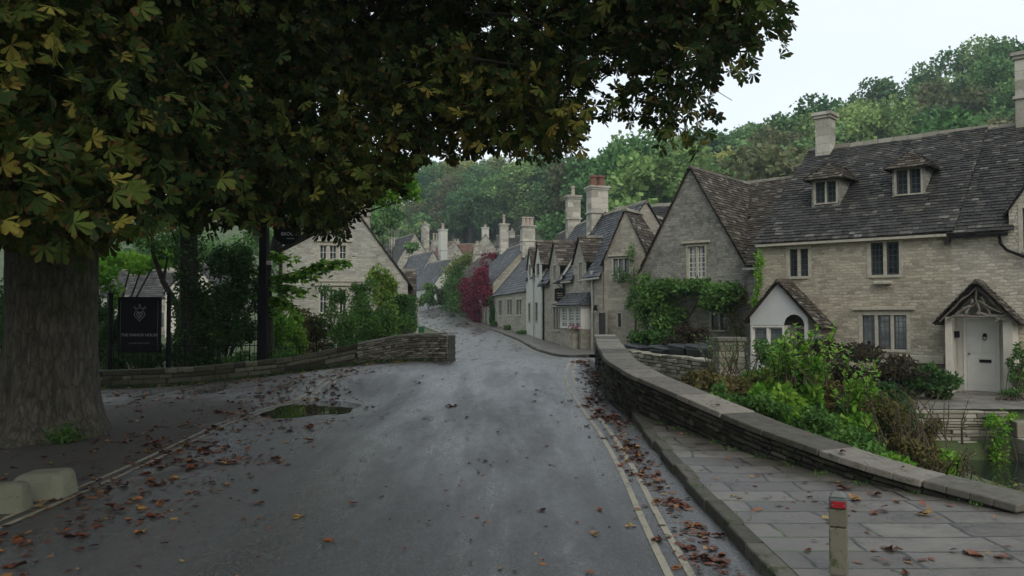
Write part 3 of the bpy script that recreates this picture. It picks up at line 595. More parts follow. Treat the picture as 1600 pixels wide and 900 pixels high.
def wall_face(mb, fr, outline, holes, h=0.0, depth=.16):
    loops = [[Vector((a, z, 0)) for a, z in outline]] + [[Vector((a0, z0, 0)), Vector((a1, z0, 0)), Vector((a1, z1, 0)), Vector((a0, z1, 0))] for a0, z0, a1, z1 in holes]
    flat = [p for l in loops for p in l]; tris = tessellate_polygon(loops); pts = [fr.P(p.x, h, p.y) for p in flat]
    fs = []
    for t in tris:
        a, b, c = [flat[i] for i in t]; ccw = (b.x - a.x) * (c.y - a.y) - (b.y - a.y) * (c.x - a.x)
        fs.append(list(t) if ccw > 0 else list(t)[::-1])
    mb.add(pts, fs, .5)
    for a0, z0, a1, z1 in holes:
        q = [(a0, z0), (a1, z0), (a1, z1), (a0, z1)]
        for i in range(4):
            (x0, y0), (x1, y1) = q[i], q[(i + 1) % 4]; mb.add([fr.P(x0, h, y0), fr.P(x1, h, y1), fr.P(x1, h + depth, y1), fr.P(x0, h + depth, y0)], [[0, 1, 2, 3]], .5)
def window(fr, parent, rect, lights, pane, h=0.0, trim='surround', jamb=.10, mull=.085, hood=False, cas='lead_frame', transom=False, name='window', sill=.05, label=None):
    a0, z0, a1, z1 = rect; mb = MB(); hb = h + .155; p = .012
    fr.box(mb, a0, a0 + jamb, h - p, hb, z0, z1); fr.box(mb, a1 - jamb, a1, h - p, hb, z0, z1)
    fr.box(mb, a0 + jamb, a1 - jamb, h - p, hb, z1 - jamb, z1); fr.box(mb, a0 + jamb, a1 - jamb, h - sill, hb, z0, z0 + jamb * .8)
    ia, ib = a0 + jamb, a1 - jamb; w = (ib - ia - (lights - 1) * mull) / lights; cb = MB(); pb = MB()
    for i in range(lights):
        l0 = ia + i * (w + mull); l1 = l0 + w
        if i: fr.box(mb, l0 - mull, l0, h + .01, hb - .002, z0 + jamb * .8, z1 - jamb)
        zz0, zz1 = z0 + jamb * .8, z1 - jamb; t = min(.032, w * .12)
        fr.box(cb, l0, l0 + t, h + .075, h + .115, zz0, zz1); fr.box(cb, l1 - t, l1, h + .075, h + .115, zz0, zz1)
        fr.box(cb, l0 + t, l1 - t, h + .075, h + .115, zz0, zz0 + t); fr.box(cb, l0 + t, l1 - t, h + .075, h + .115, zz1 - t, zz1)
        if transom:
            for k in range(1, transom): zc = zz0 + (zz1 - zz0) * k / transom; fr.box(cb, l0 + t, l1 - t, h + .08, h + .11, zc - .012, zc + .012)
            c = (l0 + l1) / 2; fr.box(cb, c - .012, c + .012, h + .082, h + .108, zz0 + t, zz1 - t)
        fr.box(pb, l0 + t * .5, l1 - t * .5, h + .095, h + .135, zz0 + t * .5, zz1 - t * .5)
    if hood: fr.box(mb, a0 - .15, a1 + .15, h - .09, h + .02, z1 + .05, z1 + .13); 
    w_ = mb.build(name, M[trim], parent, bevel=.006 if jamb > .08 else 0, label=label); cb.build('casement', M[cas], w_); pb.build('pane', M[pane], w_); return w_
def chimney(parent, fr, s, h, w, dp, z0, z1, m='ashlar', pots=2, potm='pot', pot_h=.45, collar=True, pot_r=None):
    mb = MB(); fr.box(mb, s - w / 2, s + w / 2, h - dp / 2, h + dp / 2, z0, z1 - .22)
    fr.box(mb, s - w / 2 - .05, s + w / 2 + .05, h - dp / 2 - .05, h + dp / 2 + .05, z1 - .22, z1 - .12); fr.box(mb, s - w / 2 - .1, s + w / 2 + .1, h - dp / 2 - .1, h + dp / 2 + .1, z1 - .12, z1)
    if collar: zc = z0 + (z1 - z0) * .5; fr.box(mb, s - w / 2 - .06, s + w / 2 + .06, h - dp / 2 - .06, h + dp / 2 + .06, zc, zc + .1)
    c = mb.build('chimney', M[m], parent, bevel=.015)
    for i in range(pots):
        o = (i - (pots - 1) / 2) * (max(w, dp) / max(1, pots)) * .9; q = fr.P(s + (o if w >= dp else 0), h + (o if w < dp else 0), z1); r = pot_r or min(w, dp) * .2
        pb = MB(); pb.tube([q, (q[0], q[1], z1 + pot_h * .8), (q[0], q[1], z1 + pot_h * .82), (q[0], q[1], z1 + pot_h)], [r, r * .85, r * 1.15, r * 1.1], 10); pb.build('chimney_pot', M[potm], c)
    return c
def ridge_tiles(mb, a, b, w=.16, st=.45):
    a, b = np.array(a, float), np.array(b, float); L_ = np.linalg.norm(b - a); n = max(1, int(L_ / st)); d = (b - a) / L_; q = np.cross(d, (0, 0, 1)); q /= np.linalg.norm(q); u = np.array((0, 0, 1.0))
    for i in range(n):
        p0 = a + d * L_ * i / n + d * .008; p1 = a + d * L_ * (i + 1) / n - d * .008; j = random.uniform(-.01, .012)
        mb.add([p0 - q * w - u * (w * .8 - j), p0 + u * (.05 + j), p0 + q * w - u * (w * .8 - j), p1 - q * w - u * (w * .8 - j), p1 + u * (.05 + j), p1 + q * w - u * (w * .8 - j)],
               [[0, 1, 4, 3], [1, 2, 5, 4], [0, 2, 1], [3, 4, 5]], random.uniform(.6, 1))
def house(name, label, O, d, Lh, D, zg, ze, zr, wall='rubble', roof='slate', wins=(), gables=(), chims=(), cope=(False, False), exp=.19, wd=(.2, .42), ov=.14, gable_roof='slate_brown', front_gable=False, group=None, gutter=None, cat='house', cope_m='surround', cope_w=.26, cope_h=.2):
    fr = Fr(O, d); root = empty(name, (*fr.P(Lh / 2, D / 2, zg)[:2], zg), label, cat, group); mid = D / 2
    W_ = MB(); zb = zg - .6
    gl = []
    for gb in sorted(gables, key=lambda q: -q['s1']): gl.append(gb)
    if front_gable: out = [(0, zb), (Lh, zb), (Lh, ze), (Lh / 2, zr), (0, ze)]
    else:
        out = [(0, zb), (Lh, zb)] 
        last = Lh
        for gb in gl:
            if gb['s1'] < Lh - .01: 
                if not out or out[-1] != (Lh, ze): 
                    if last == Lh and len(out) == 2: out.append((Lh, ze))
                out.append((gb['s1'], ze))
            sm_ = (gb['s0'] + gb['s1']) / 2
            if gb['z'] > ze + .01 or gb['s1'] >= Lh - .01: out.append((gb['s1'], gb['z']))
            out.append((sm_, gb['zr'])); out.append((gb['s0'], gb['z']))
            if gb['z'] > ze + .01 and gb['s0'] > .01: out.append((gb['s0'], ze))
        if not gl: out.append((Lh, ze))
        if not gl or gl[-1]['s0'] > .01: out.append((0, ze))
        o2 = []
        for p in out:
            if not o2 or abs(p[0] - o2[-1][0]) + abs(p[1] - o2[-1][1]) > 1e-4: o2.append(p)
        out = o2
    rects = []
    for w in wins:
        a0, z1 = fr.sz(w[0], w[1]); a1, z0 = fr.sz(w[2], w[3])
        if len(w) > 6 and w[6].get('raw'): a0, z1, a1, z0 = w[0], w[1], w[2], w[3]
        else: z1 = (fr.sz(w[0], w[1])[1] + fr.sz(w[2], w[1])[1]) / 2; z0 = (fr.sz(w[0], w[3])[1] + fr.sz(w[2], w[3])[1]) / 2
        rects.append((a0, z0, a1, z1))
    wall_face(W_, fr, out, rects)
    if front_gable:
        for a in (0, Lh): q = [fr.P(a, 0, zb), fr.P(a, D, zb), fr.P(a, D, ze), fr.P(a, 0, ze)]; W_.poly(q if a else q[::-1], .5)
        W_.poly([fr.P(Lh, D, zb), fr.P(0, D, zb), fr.P(0, D, ze), fr.P(Lh / 2, D, zr), fr.P(Lh, D, ze)], .5)
    else:
        for a in (0, Lh): q = [fr.P(a, 0, zb), fr.P(a, D, zb), fr.P(a, D, ze), fr.P(a, mid, zr - .01), fr.P(a, 0, ze)]; W_.poly(q if a else q[::-1], .5)
        W_.poly([fr.P(Lh, D, zb), fr.P(0, D, zb), fr.P(0, D, ze), fr.P(Lh, D, ze)], .5)
    W_.build('wall', M[wall], root)
    for w, r in zip(wins, rects):
        k = dict(w[6]) if len(w) > 6 else {}; k.pop('raw', None); window(fr, root, r, w[4], w[5], **k)
    R = MB(); base = MB()
    if front_gable:
        sl = (zr - ze) / (Lh / 2); e = ov
        for sgn in (0, 1):
            A = lambda a, h, z: fr.P(a if sgn else Lh - a, h, z)
            lo = -e; zl = ze - e * sl
            if sgn: poly = [A(lo, D, zl), A(lo, -ov * .6, zl), A(Lh / 2, -ov * .6, zr), A(Lh / 2, D, zr)]
            else: poly = [A(lo, -ov * .6, zl), A(lo, D, zl), A(Lh / 2, D, zr), A(Lh / 2, -ov * .6, zr)]
            slates(R, poly, exp, wd, off=.02); base.poly([np.array(p) + (0, 0, .012) for p in poly], .2)
        rt = MB(); ridge_tiles(rt, fr.P(Lh / 2, -ov * .6, zr + .05), fr.P(Lh / 2, D, zr + .05))
    else:
        sl = (zr - ze) / mid; zl = ze - ov * sl
        def mask(p):
            q = np.array(p[:2]) - fr.O; a = q @ fr.d; h = -(q @ fr.o)
            for gb in gl:
                m_ = (gb['s0'] + gb['s1']) / 2; hw = (gb['s1'] - gb['s0']) / 2
                if abs(a - m_) < hw - .02:
                    zgab = gb['zr'] - (gb['zr'] - gb['z']) * abs(a - m_) / hw
                    if p[2] < zgab - .02: return False
            return True
        x0, x1 = -.08, Lh + .08
        f_ = [fr.P(x0, -ov, zl), fr.P(x1, -ov, zl), fr.P(x1, mid, zr), fr.P(x0, mid, zr)]
        b_ = [fr.P(x1, D + ov, zl), fr.P(x0, D + ov, zl), fr.P(x0, mid, zr), fr.P(x1, mid, zr)]
        slates(R, f_, exp, wd, mask=mask, off=.02); slates(R, b_, exp * 2, (.5, .9), off=.02)
        base.poly([np.array(p) + (0, 0, .012) for p in b_], .2)
        # sub roof of the front slope in strips that leave out the cross gables
        cuts = [0] + sorted([g_[k] for g_ in gl for k in ('s0', 's1')]) + [Lh]; cuts = sorted(set([round(c, 3) for c in cuts]))
        for c0, c1 in zip(cuts[:-1], cuts[1:]):
            ing = any(g_['s0'] - .01 <= c0 and c1 <= g_['s1'] + .01 for g_ in gl)
            if not ing and c1 - c0 > .02: base.poly([np.array(p) + (0, 0, .012) for p in (fr.P(c0, -ov * .8, ze - .8 * ov * sl), fr.P(c1, -ov * .8, ze - .8 * ov * sl), fr.P(c1, mid, zr), fr.P(c0, mid, zr))], .2)
        rt = MB(); ridge_tiles(rt, fr.P(x0, mid, zr + .05), fr.P(x1, mid, zr + .05))
        for gb in gl:
            s0, s1 = gb['s0'], gb['s1']; m_ = (s0 + s1) / 2; hw = (s1 - s0) / 2; gs = (gb['zr'] - gb['z']) / hw; e = .1
            hb = min(mid, (gb['zr'] - ze) / sl); h0 = max(0, (gb['z'] - ze) / sl); ze_ = gb['z'] - e * gs; he = max(-.1, (ze_ - ze) / sl); G = MB()
            for sg in (1, -1):
                c = lambda a, h, z: fr.P(m_ + sg * a, h, z)
                q = [c(hw + e, -.1, ze_), c(hw + e, he, ze_), c(0, hb, gb['zr']), c(0, -.1, gb['zr'])]
                if sg == -1: q = [q[1], q[0], q[3], q[2]]
                if np.linalg.norm(np.array(q[1]) - np.array(q[0])) < .02:      # the eave edge has no length
                    t_ = np.array(c(hw + e, he + .05, ze_)); q[0 if sg == -1 else 1] = tuple(t_)
                slates(G, q, exp * .9, wd, off=.03); G.poly([np.array(p) + (0, 0, .015) for p in q], .2)
            ridge_tiles(G, fr.P(m_, -.1, gb['zr'] + .06), fr.P(m_, hb, gb['zr'] + .06), .1, .35)
            G.build('gable_roof', M[gable_roof], root)
    ro = R.build('roof', M[roof], root); base.build('roof_deck', M[roof], ro); rt.build('ridge_tiles', M['ridge'], ro)
    cp = MB()
    for k, a in enumerate((0, Lh)):
        if cope[k] and not front_gable:
            s0, s1 = (a - .02 - cope_w, a - .02) if k == 0 else (a + .02, a + .02 + cope_w)
            for z_a, h_a, h_b in ((0, -ov, mid), (1, D + ov, mid)):
                zA = zl
                cp.hexa([fr.P(s0, h_a, zA - .25), fr.P(s1, h_a, zA - .25), fr.P(s1, h_b, zr - .25), fr.P(s0, h_b, zr - .25), fr.P(s0, h_a, zA + cope_h), fr.P(s1, h_a, zA + cope_h), fr.P(s1, h_b, zr + cope_h), fr.P(s0, h_b, zr + cope_h)])
    if cp.v: cp.build('gable_coping', M[cope_m], root)
    if gutter and not front_gable:
        gu = MB()
        segs = []; c = 0
        for gb in sorted(gl, key=lambda q: q['s0']): segs.append((c, gb['s0'])); c = gb['s1']
        segs.append((c, Lh))
        for a, b in segs:
            if b - a > .15: gu = MB(); fr.box(gu, a, b, -ov - .1, -ov - .01, zl - .09, zl - .01); gu.build('gutter', M[gutter], root)
    for c in chims: chimney(root, fr, *c[:6], **(c[6] if len(c) > 6 else {}))
    return root, fr
# ---------------------------------------------------------------- the near right house
dH = (.763, -.646)
H1, f1 = house('stone_house', 'large stone house with two roof dormers, right of the gabled house', (7.7, 26), dH, 5.5, 9.4, 0, 4.36, 7.95, 'rubble', 'slate', exp=.17, wd=(.14, .32), gutter=None,
    wins=[(1228, 384, 1268, 436, 2, 'pane'), (1354, 373, 1411, 434, 2, 'pane'), (1341, 487, 1423, 550, 3, 'pane_net', {'hood': True})],
    chims=[(.55, 4.5, .5, .6, 7.0, 9.15, {'pots': 0, 'm': 'ashlar', 'collar': False})])
H2, f2 = house('stone_house', 'pale stone house at the right edge with a white front door', tuple(f1.P(5.5, 0, 0)[:2]), dH, 7.5, 9.4, 0, 4.3, 7.9, 'rubble_pale', 'slate', exp=.17, wd=(.14, .32), cope=(True, False), cope_m='slate_brown', cope_w=.14, cope_h=.12, gutter='metal_black',
    gables=[dict(s0=1.35, s1=5.0, z=4.75, zr=7.35)], gable_roof='slate',
    wins=[(1590, 318, 1640, 395, 2, 'pane')], chims=[(1.25, 4.9, .8, .9, 7.2, 10.1, {'pots': 1, 'pot_h': .5})])
# the eaves board of the long house
g_ = MB(); f1.box(g_, 0, 5.4, -.19, -.11, 4.17, 4.24); f1.box(g_, 0, 5.4, -.09, .0, 4.16, 4.26); g_.build('gutter', M['surround'], H1)
mb = MB(); s_, z_ = f1.sz(1382, 438); f1.box(mb, s_ - .28, s_ + .22, -.16, 0, z_ - .12, z_ - .02); mb.build('stone_bracket', M['surround'], H1, bevel=.03)
mb = MB(); a0, za = f1.sz(1400, 552); a1, zb_ = f1.sz(1478, 566); f1.box(mb, a0, a1, -.22, 0, zb_ - .05, za - .03); mb.build('stone_ledge', M['surround'], H1, bevel=.03)
mb = MB(); f2.box(mb, .05, .95, -.02, 0, 0, .62); f1.box(mb, 3.6, 5.5, -.015, 0, 0, .5); mb.build('painted_plinth', M['render_cream'], H1)
# dormers on the long roof
slp = (7.95 - 4.36) / 4.7
def dormer(fr, parent, u0, v0, u1, v1, wr, label):
    # find the depth h at which the front bottom-left pixel touches the roof plane
    best = None
    for h in np.arange(.2, 4, .02):
        s, z = fr.sz((u0 + u1) / 2, (v1 + 3), h); e = abs(z - (4.36 + slp * h))
        if best is None or e < best[0]: best = (e, h)
    h = best[1]; a0 = fr.sz(u0, v0, h)[0]; a1 = fr.sz(u1, v0, h)[0]; z0 = 4.36 + slp * h; zt = (fr.sz(u0, v0, h)[1] + fr.sz(u1, v0, h)[1]) / 2
    W_ = MB(); hh = (zt - z0) / slp + h
    r0 = fr.sz(wr[0], wr[1], h); r1 = fr.sz(wr[2], wr[3], h); rect = (r0[0], (fr.sz(wr[0], wr[3], h)[1] + r1[1]) / 2, r1[0], (r0[1] + fr.sz(wr[2], wr[1], h)[1]) / 2)
    rect = (rect[0], max(rect[1], z0 + .03), rect[2], min(rect[3], zt - .02))
    wall_face(W_, fr, [(a0, z0 - .3), (a1, z0 - .3), (a1, zt), (a0, zt)], [rect], h=h)
    for a, fl in ((a0, 0), (a1, 1)):
        q = [fr.P(a, h, z0 - .3), fr.P(a, hh + .3, zt), fr.P(a, h, zt)]; W_.poly(q if fl else q[::-1], .5)
    dm = W_.build('dormer', M['rubble_grey'], parent, label=label)
    window(fr, dm, rect, 2, 'pane', h=h, jamb=.05, mull=.05, trim='surround')
    zr = zt + .52; hr = (zr - 4.36) / slp; m_ = (a0 + a1) / 2; G = MB(); e = .2; hip = .42
    A, B = fr.P(a0 - e, h - .2, zt - .05), fr.P(a1 + e, h - .2, zt - .05); K = fr.P(m_, h + hip, zr); hb = (zt - .05 - 4.36) / slp
    Rb = fr.P(m_, hr, zr); A2, B2 = fr.P(a0 - e, hb, zt - .05), fr.P(a1 + e, hb, zt - .05)
    for q in ([A, B, K], [B, B2, Rb, K], [A2, A, K, Rb]): slates(G, q, .13, (.12, .25), off=.02); G.poly(q, .2)
    ridge_tiles(G, K, Rb, .1, .3); G.build('dormer_roof', M['slate_brown'], dm)
dormer(f1, H1, 1268, 279, 1311, 321, (1271, 281, 1309, 319), 'left dormer with one white-framed light')
dormer(f1, H1, 1394, 261, 1444, 305, (1397, 262, 1442, 305), 'right dormer with stone cheek and paired lights')
# left porch: white plastered gable over an arch, glazed front
def gable_porch(fr, parent_h, s0, s1, proj_, ze, zr, name, label, wallm, roofm, arch=None):
    r = empty(name, fr.P((s0 + s1) / 2, -proj_ / 2, 0), label, 'porch'); return r
s0, s1, pj = f1.sz(1172, 500, -1.05)[0], f1.sz(1262, 500, -1.05)[0], 1.05
P = MB(); sm_ = (s0 + s1) / 2; zeP, zrP = 1.98, 2.98
A_ = s0 + (s1 - s0) * .60; out = [(s0, 1.75), (A_, 1.75)]; ca, cw = (A_ + s1 - .10) / 2, (s1 - .10 - A_) / 2
out += [(ca - cw * math.cos(t), 1.75 + .32 * math.sin(t)) for t in np.linspace(.15, math.pi - .15, 9)] + [(s1 - .10, 1.75), (s1 - .10, 0), (s1, 0), (s1, zeP), (sm_, zrP), (s0, zeP)]
wall_face(P, f1, out, [], h=-pj)
P.poly([f1.P(s0, -pj, 0), f1.P(s0, 0, 0), f1.P(s0, 0, zeP), f1.P(s0, -pj, zeP)][::-1], .5); P.poly([f1.P(s1, -pj, 0), f1.P(s1, 0, 0), f1.P(s1, 0, zeP), f1.P(s1, -pj, zeP)], .5)
f1.box(P, s0, A_, -pj, -pj + .12, 0, .85)
pw = P.build('porch', M['paint_porch'], H1, label='grey-white arched porch with leaded panes')
window(f1, pw, (s0 + .02, .87, A_ - .01, 1.74), 2, 'pane_net', h=-pj + .02, jamb=.05, mull=.06, trim='paint_white', cas='paint_white')
window(f1, pw, (A_ + .02, .6, s1 - .22, 1.72), 1, 'pane', h=-pj + .62, jamb=.05, trim='paint_white', cas='paint_white')
mb = MB(); f1.box(mb, A_, A_ + .05, -pj + .05, 0, 0, 1.75); f1.box(mb, s1 - .2, s1 - .02, -.3, -.05, 0, 2.0); mb.build('inner_wall', M['render_cream'], pw)
G = MB(); e = .16; sl_ = (zrP - zeP) / ((s1 - s0) / 2); c = lambda a, h, z: f1.P(a, h, z)
q1 = [c(s1 + e + .25, -pj - .12, zeP - (e + .25) * sl_ * .75), c(s1 + e + .25, .0, zeP - (e + .25) * sl_ * .75), c(sm_, 0, zrP + .04), c(sm_, -pj - .12, zrP + .04)]; q2 = [c(s0 - e, 0, zeP - e * sl_), c(s0 - e, -pj - .12, zeP - e * sl_), c(sm_, -pj - .12, zrP + .04), c(sm_, 0, zrP + .04)]
for q in (q1, q2): slates(G, q, .14, (.15, .3), off=.03); G.poly(q, .2)
ridge_tiles(G, c(sm_, -pj - .12, zrP + .1), c(sm_, 0, zrP + .1), .09, .3); G.build('porch_roof', M['slate_brown'], pw)
# right porch: white cheeks, rough timber gable, door
s0, s1, pj = f2.sz(1476, 500, -.75)[0], f2.sz(1582, 500, -.75)[0], .75
dm0, z1d = f2.sz(1510, 499, -.12); dm1, z0d = f2.sz(1559, 609, -.12)
P = MB(); f2.box(P, s0, s0 + .16, -pj, 0, 0, 2.0); f2.box(P, s1 - .22, s1, -pj, 0, 0, 2.0); f2.box(P, s0 + .16, dm0 - .07, -.16, 0, 0, 2.05); f2.box(P, dm1 + .07, s1 - .22, -.16, 0, 0, 2.05); f2.box(P, dm0 - .07, dm1 + .07, -.16, 0, z1d + .06, 2.05)
pw = P.build('porch', M['render_cream'], H2, bevel=.01, label='cream porch with rustic twisted timber gable')
mb = MB(); f2.box(mb, dm0 - .07, dm0, -.19, -.02, 0, z1d + .06); f2.box(mb, dm1, dm1 + .07, -.19, -.02, 0, z1d + .06); f2.box(mb, dm0, dm1, -.19, -.02, z1d, z1d + .06); mb.build('door_frame', M['paint_white'], H2)
D_ = MB(); f2.box(D_, dm0, dm1, -.13, -.08, .05, z1d); 
for (a, b, z0_, z1_) in ((.08, .46, .2, .95), (.54, .92, .2, .95), (.08, .46, 1.05, 1.75), (.54, .92, 1.05, 1.75)):
    w_ = dm1 - dm0; f2.box(D_, dm0 + a * w_, dm0 + b * w_, -.138, -.125, z0_, z1_)
dr = D_.build('door', M['paint_white'], H2, bevel=.006, label='white panelled front door')
mb = MB(); w_ = dm1 - dm0; cx = dm0 + w_ * .62; f2.box(mb, cx - .14, cx + .14, -.16, -.139, .8, .88); mb.build('letter_box', M['metal_black'], dr)
mb = MB(); q = f2.P(cx, -.15, 1.5); mb.tube([f2.P(cx, -.139, 1.52), f2.P(cx, -.17, 1.52)], .05, 10); mb.tube([f2.P(cx - .045, -.17, 1.5), f2.P(cx - .04, -.18, 1.42), f2.P(cx, -.185, 1.38), f2.P(cx + .04, -.18, 1.42), f2.P(cx + .045, -.17, 1.5)], .012, 6); mb.build('knocker', M['metal_black'], dr)
mb = MB(); mb.tube([f2.P(dm0 + .06, -.139, 1.02), f2.P(dm0 + .06, -.18, 1.02)], .022, 8); mb.build('door_knob', M['metal_black'], dr)
mb = MB(); f2.box(mb, dm0 - .1, dm1 + .1, -.6, -.13, .0, .05); mb.build('doorstep', M['coping'], H2, bevel=.01)
mb = MB(); f2.box(mb, s0 + .17, s0 + .27, -.5, -.38, 1.45, 1.62); mb.build('porch_lamp', M['metal_black'], H2)
G = MB(); sm_ = (s0 + s1) / 2; zeP, zrP = 2.0, 2.86; e = .2; sl_ = (zrP - zeP) / ((s1 - s0) / 2)
q1 = [c(0, 0, 0)] * 4; c2_ = lambda a, h, z: f2.P(a, h, z)
q1 = [c2_(s1 + e, -pj - .25, zeP - e * sl_), c2_(s1 + e, 0, zeP - e * sl_), c2_(sm_, 0, zrP), c2_(sm_, -pj - .25, zrP)]; q2 = [c2_(s0 - e, 0, zeP - e * sl_), c2_(s0 - e, -pj - .25, zeP - e * sl_), c2_(sm_, -pj - .25, zrP), c2_(sm_, 0, zrP)]
for q in (q1, q2): slates(G, q, .15, (.15, .3), off=.03); G.poly(q, .2)
ridge_tiles(G, c2_(sm_, -pj - .25, zrP + .06), c2_(sm_, 0, zrP + .06), .1, .3); G.build('porch_roof', M['slate_brown'], pw)
mb = MB(); r0 = random.Random(5)
def twist(a, b, r=.03, n=6, j=.03):
    a, b = np.array(a), np.array(b); pts = [a + (b - a) * t + (np.array([r0.uniform(-j, j) for _ in range(3)]) if 0 < t < 1 else 0) for t in np.linspace(0, 1, n)]; mb.tube(pts, [r * r0.uniform(.7, 1.2) for _ in pts], 6)
h_ = -pj - .1
for a, b in (((s0 - .1, zeP - .12), (sm_, zrP - .1)), ((s1 + .1, zeP - .12), (sm_, zrP - .1)), ((s0 + .25, zeP + .02), (s1 - .2, zeP + .02)), ((sm_, zrP - .1), (sm_ + .05, zeP + .05)), ((sm_, zeP + .35), (s0 + .3, zeP + .08)), ((sm_ + .05, zeP + .4), (s1 - .2, zeP + .1)),
             ((sm_ - .25, zeP + .05), (sm_ - .1, zeP + .45)), ((sm_ + .3, zeP + .02), (sm_ + .1, zeP + .5)), ((s0 + .1, zeP - .1), (s0 + .5, zeP + .2)), ((s1 - .35, zeP - .12), (s1 - .05, zeP + .1)), ((sm_, zeP + .1), (s1 - .1, zeP - .1))):
    twist(f2.P(a[0], h_, a[1]), f2.P(b[0], h_, b[1]), .032)
mb.build('rustic_timber', simple('grey_timber', (.20, .18, .15), .9, .3, 12, .5), pw)
# curved black downpipe at the right edge
mb = MB(); pp = [f2.P(*q) for q in [(f2.sz(1562, 362)[0], -.12, 4.15), (f2.sz(1565, 385)[0], -.12, 3.9), (f2.sz(1575, 396)[0], -.12, 3.72), (f2.sz(1600, 406)[0], -.1, 3.55), (f2.sz(1650, 425)[0], -.1, 3.3)]]
mb.tube(pp, .04, 8); mb.build('downpipe', M['metal_black'], H2, smooth=True)
# ---------------------------------------------------------------- gabled house
GH, fg = house('stone_house', 'weathered dark grey stone house with one tall steep gable above the green climber', (4.78, 30.6), dH, 6.0, 10, 0, 3.75, 7.35, 'rubble_grey', 'slate_brown', exp=.17, wd=(.16, .34), gutter='metal_grey',
    gables=[dict(s0=0, s1=4.04, z=3.75, zr=7.25)], wins=[(1072, 382, 1104, 436, 2, 'pane_white', {'jamb': .06, 'mull': .05, 'transom': 3, 'cas': 'paint_white', 'hood': True}),
    (1017, 487, 1040, 520, 1, 'pane', {'jamb': .07}), (1108, 487, 1140, 518, 2, 'pane', {'jamb': .07, 'mull': .05})],
    chims=[(4.3, 5, .7, .4, 7.0, 7.75, {'pots': 2, 'pot_h': .2, 'collar': False, 'm': 'coping'})])
mb = MB(); a, z = fg.sz(1184, 440); mb.tube([fg.P(4.75, -.22, 3.5), fg.P(4.75, -.22, 3.2), fg.P(4.7, -.06, 3.0), fg.P(4.7, -.06, .4)], .045, 8); fg.box(mb, 4.62, 4.88, -.3, -.1, 3.3, 3.52); mb.build('downpipe', M['metal_grey'], GH)
# ---------------------------------------------------------------- cottages along the right side of the street
CG, fc = house('cottage', 'narrow cottage gable facing the road with climber-edged mullioned window', (4.23, 38.16), (.84, -.543), 2.2, 6.5, .33, 4.6, 6.85, 'rubble_cot', 'slate_brown', front_gable=True, exp=.2, wins=[(956, 402, 985, 438, 3, 'pane_net', {'jamb': .06, 'mull': .05, 'hood': True}), (964, 488, 972, 512, 1, 'pane', {'jamb': .04})])
def between(a, b): d = (b[0] - a[0], b[1] - a[1]); return a, d, math.hypot(*d)
O_, d_, L_ = between((2.75, 43.5), (4.15, 38.3)); ft = Fr(O_, d_)
C2, fc2 = house('cottage', 'honey stone cottage with slate-roofed white bay window and a small gabled dormer', O_, d_, L_, 4.4, .33, 4.05, 7.4, 'rubble_cot', 'slate_blue', exp=.22, gutter='metal_grey', cope=(True, False),
    gables=[dict(s0=ft.sz(896, 400)[0], s1=ft.sz(916, 400)[0], z=4.75, zr=5.95)], wins=[(903.5, 407, 911, 440, 2, 'pane_net', {'jamb': .1, 'mull': .08})], chims=[(-.3, 1.95, .8, .95, 6.0, 8.95, {'pots': 2, 'potm': 'pot_red', 'pot_h': .6, 'pot_r': .2})])
O_, d_, L_ = between((1.75, 50), (2.75, 43.5)); ft = Fr(O_, d_)
C3, fc3 = house('cottage', 'honey stone cottage left of the bay window cottage, black downpipe at its left end', O_, d_, L_ - .02, 4.4, .5, 4.1, 7.5, 'rubble_cot', 'slate_blue', exp=.24, gutter='metal_black',
    gables=[dict(s0=ft.sz(859, 400)[0], s1=ft.sz(875, 400)[0], z=4.8, zr=6.15)], wins=[(863.5, 476, 876, 518, 3, 'pane_net', {'jamb': .12, 'mull': .12, 'hood': True}), (864, 412, 870, 441, 2, 'pane_net', {'jamb': .1})], chims=[(-.1, 2.0, .6, .8, 6.4, 9.35, {'pots': 1, 'pot_h': .6})])
O_, d_, L_ = between((.95, 56), (1.75, 50)); ft = Fr(O_, d_)
C4, fc4 = house('cottage', 'pale rendered cottage with two tall narrow gabled dormers', O_, d_, L_ - .02, 4.6, .75, 4.55, 7.6, 'render_white', 'slate_brown', exp=.24,
    gables=[dict(s0=ft.sz(824.5, 400)[0], s1=ft.sz(832, 400)[0], z=5.2, zr=6.45), dict(s0=ft.sz(836, 400)[0], s1=ft.sz(847, 400)[0], z=5.2, zr=6.6)],
    wins=[(825.2, 472, 829, 503, 1, 'pane_net', {'jamb': .1}), (836, 471, 840.5, 504, 1, 'pane_net', {'jamb': .1}), (838, 410, 843, 432, 1, 'pane', {'jamb': .1}), (826, 412, 829.5, 432, 1, 'pane', {'jamb': .1})])
O_, d_, L_ = between((-1.6, 70), (.95, 56))
C5, fc5 = house('cottage', 'low stone cottage with three small windows right of the crimson creeper', O_, d_, L_ - .02, 6.4, 1.0, 3.85, 7.6, 'rubble_cot', 'slate_blue', exp=.28, wd=(.25, .5), cope=(True, False),
    wins=[(778.6, 467, 784.5, 495, 1, 'pane_net', {'jamb': .12}), (791.5, 465, 800.5, 494, 2, 'pane_net', {'jamb': .14}), (806, 465, 815.5, 494, 2, 'pane_net', {'jamb': .14})], chims=[(-.1, 3.0, .95, 1.1, 7.0, 9.75, {'pots': 3, 'pot_h': .75})])
O_, d_, L_ = between((-4.2, 82), (-1.6, 70))
C6, fc6 = house('cottage', 'cottage under the crimson creeper with a single tall chimney', O_, d_, L_ - .02, 6.6, 1.4, 4.9, 8.5, 'rubble_cot', 'slate_blue', exp=.3, wd=(.3, .55), wins=[], chims=[(2.3, 3.0, .65, .8, 8.0, 11.0, {'pots': 1, 'pot_h': .9, 'collar': False})])
O_, d_, L_ = between((-7.4, 95), (-4.2, 82))
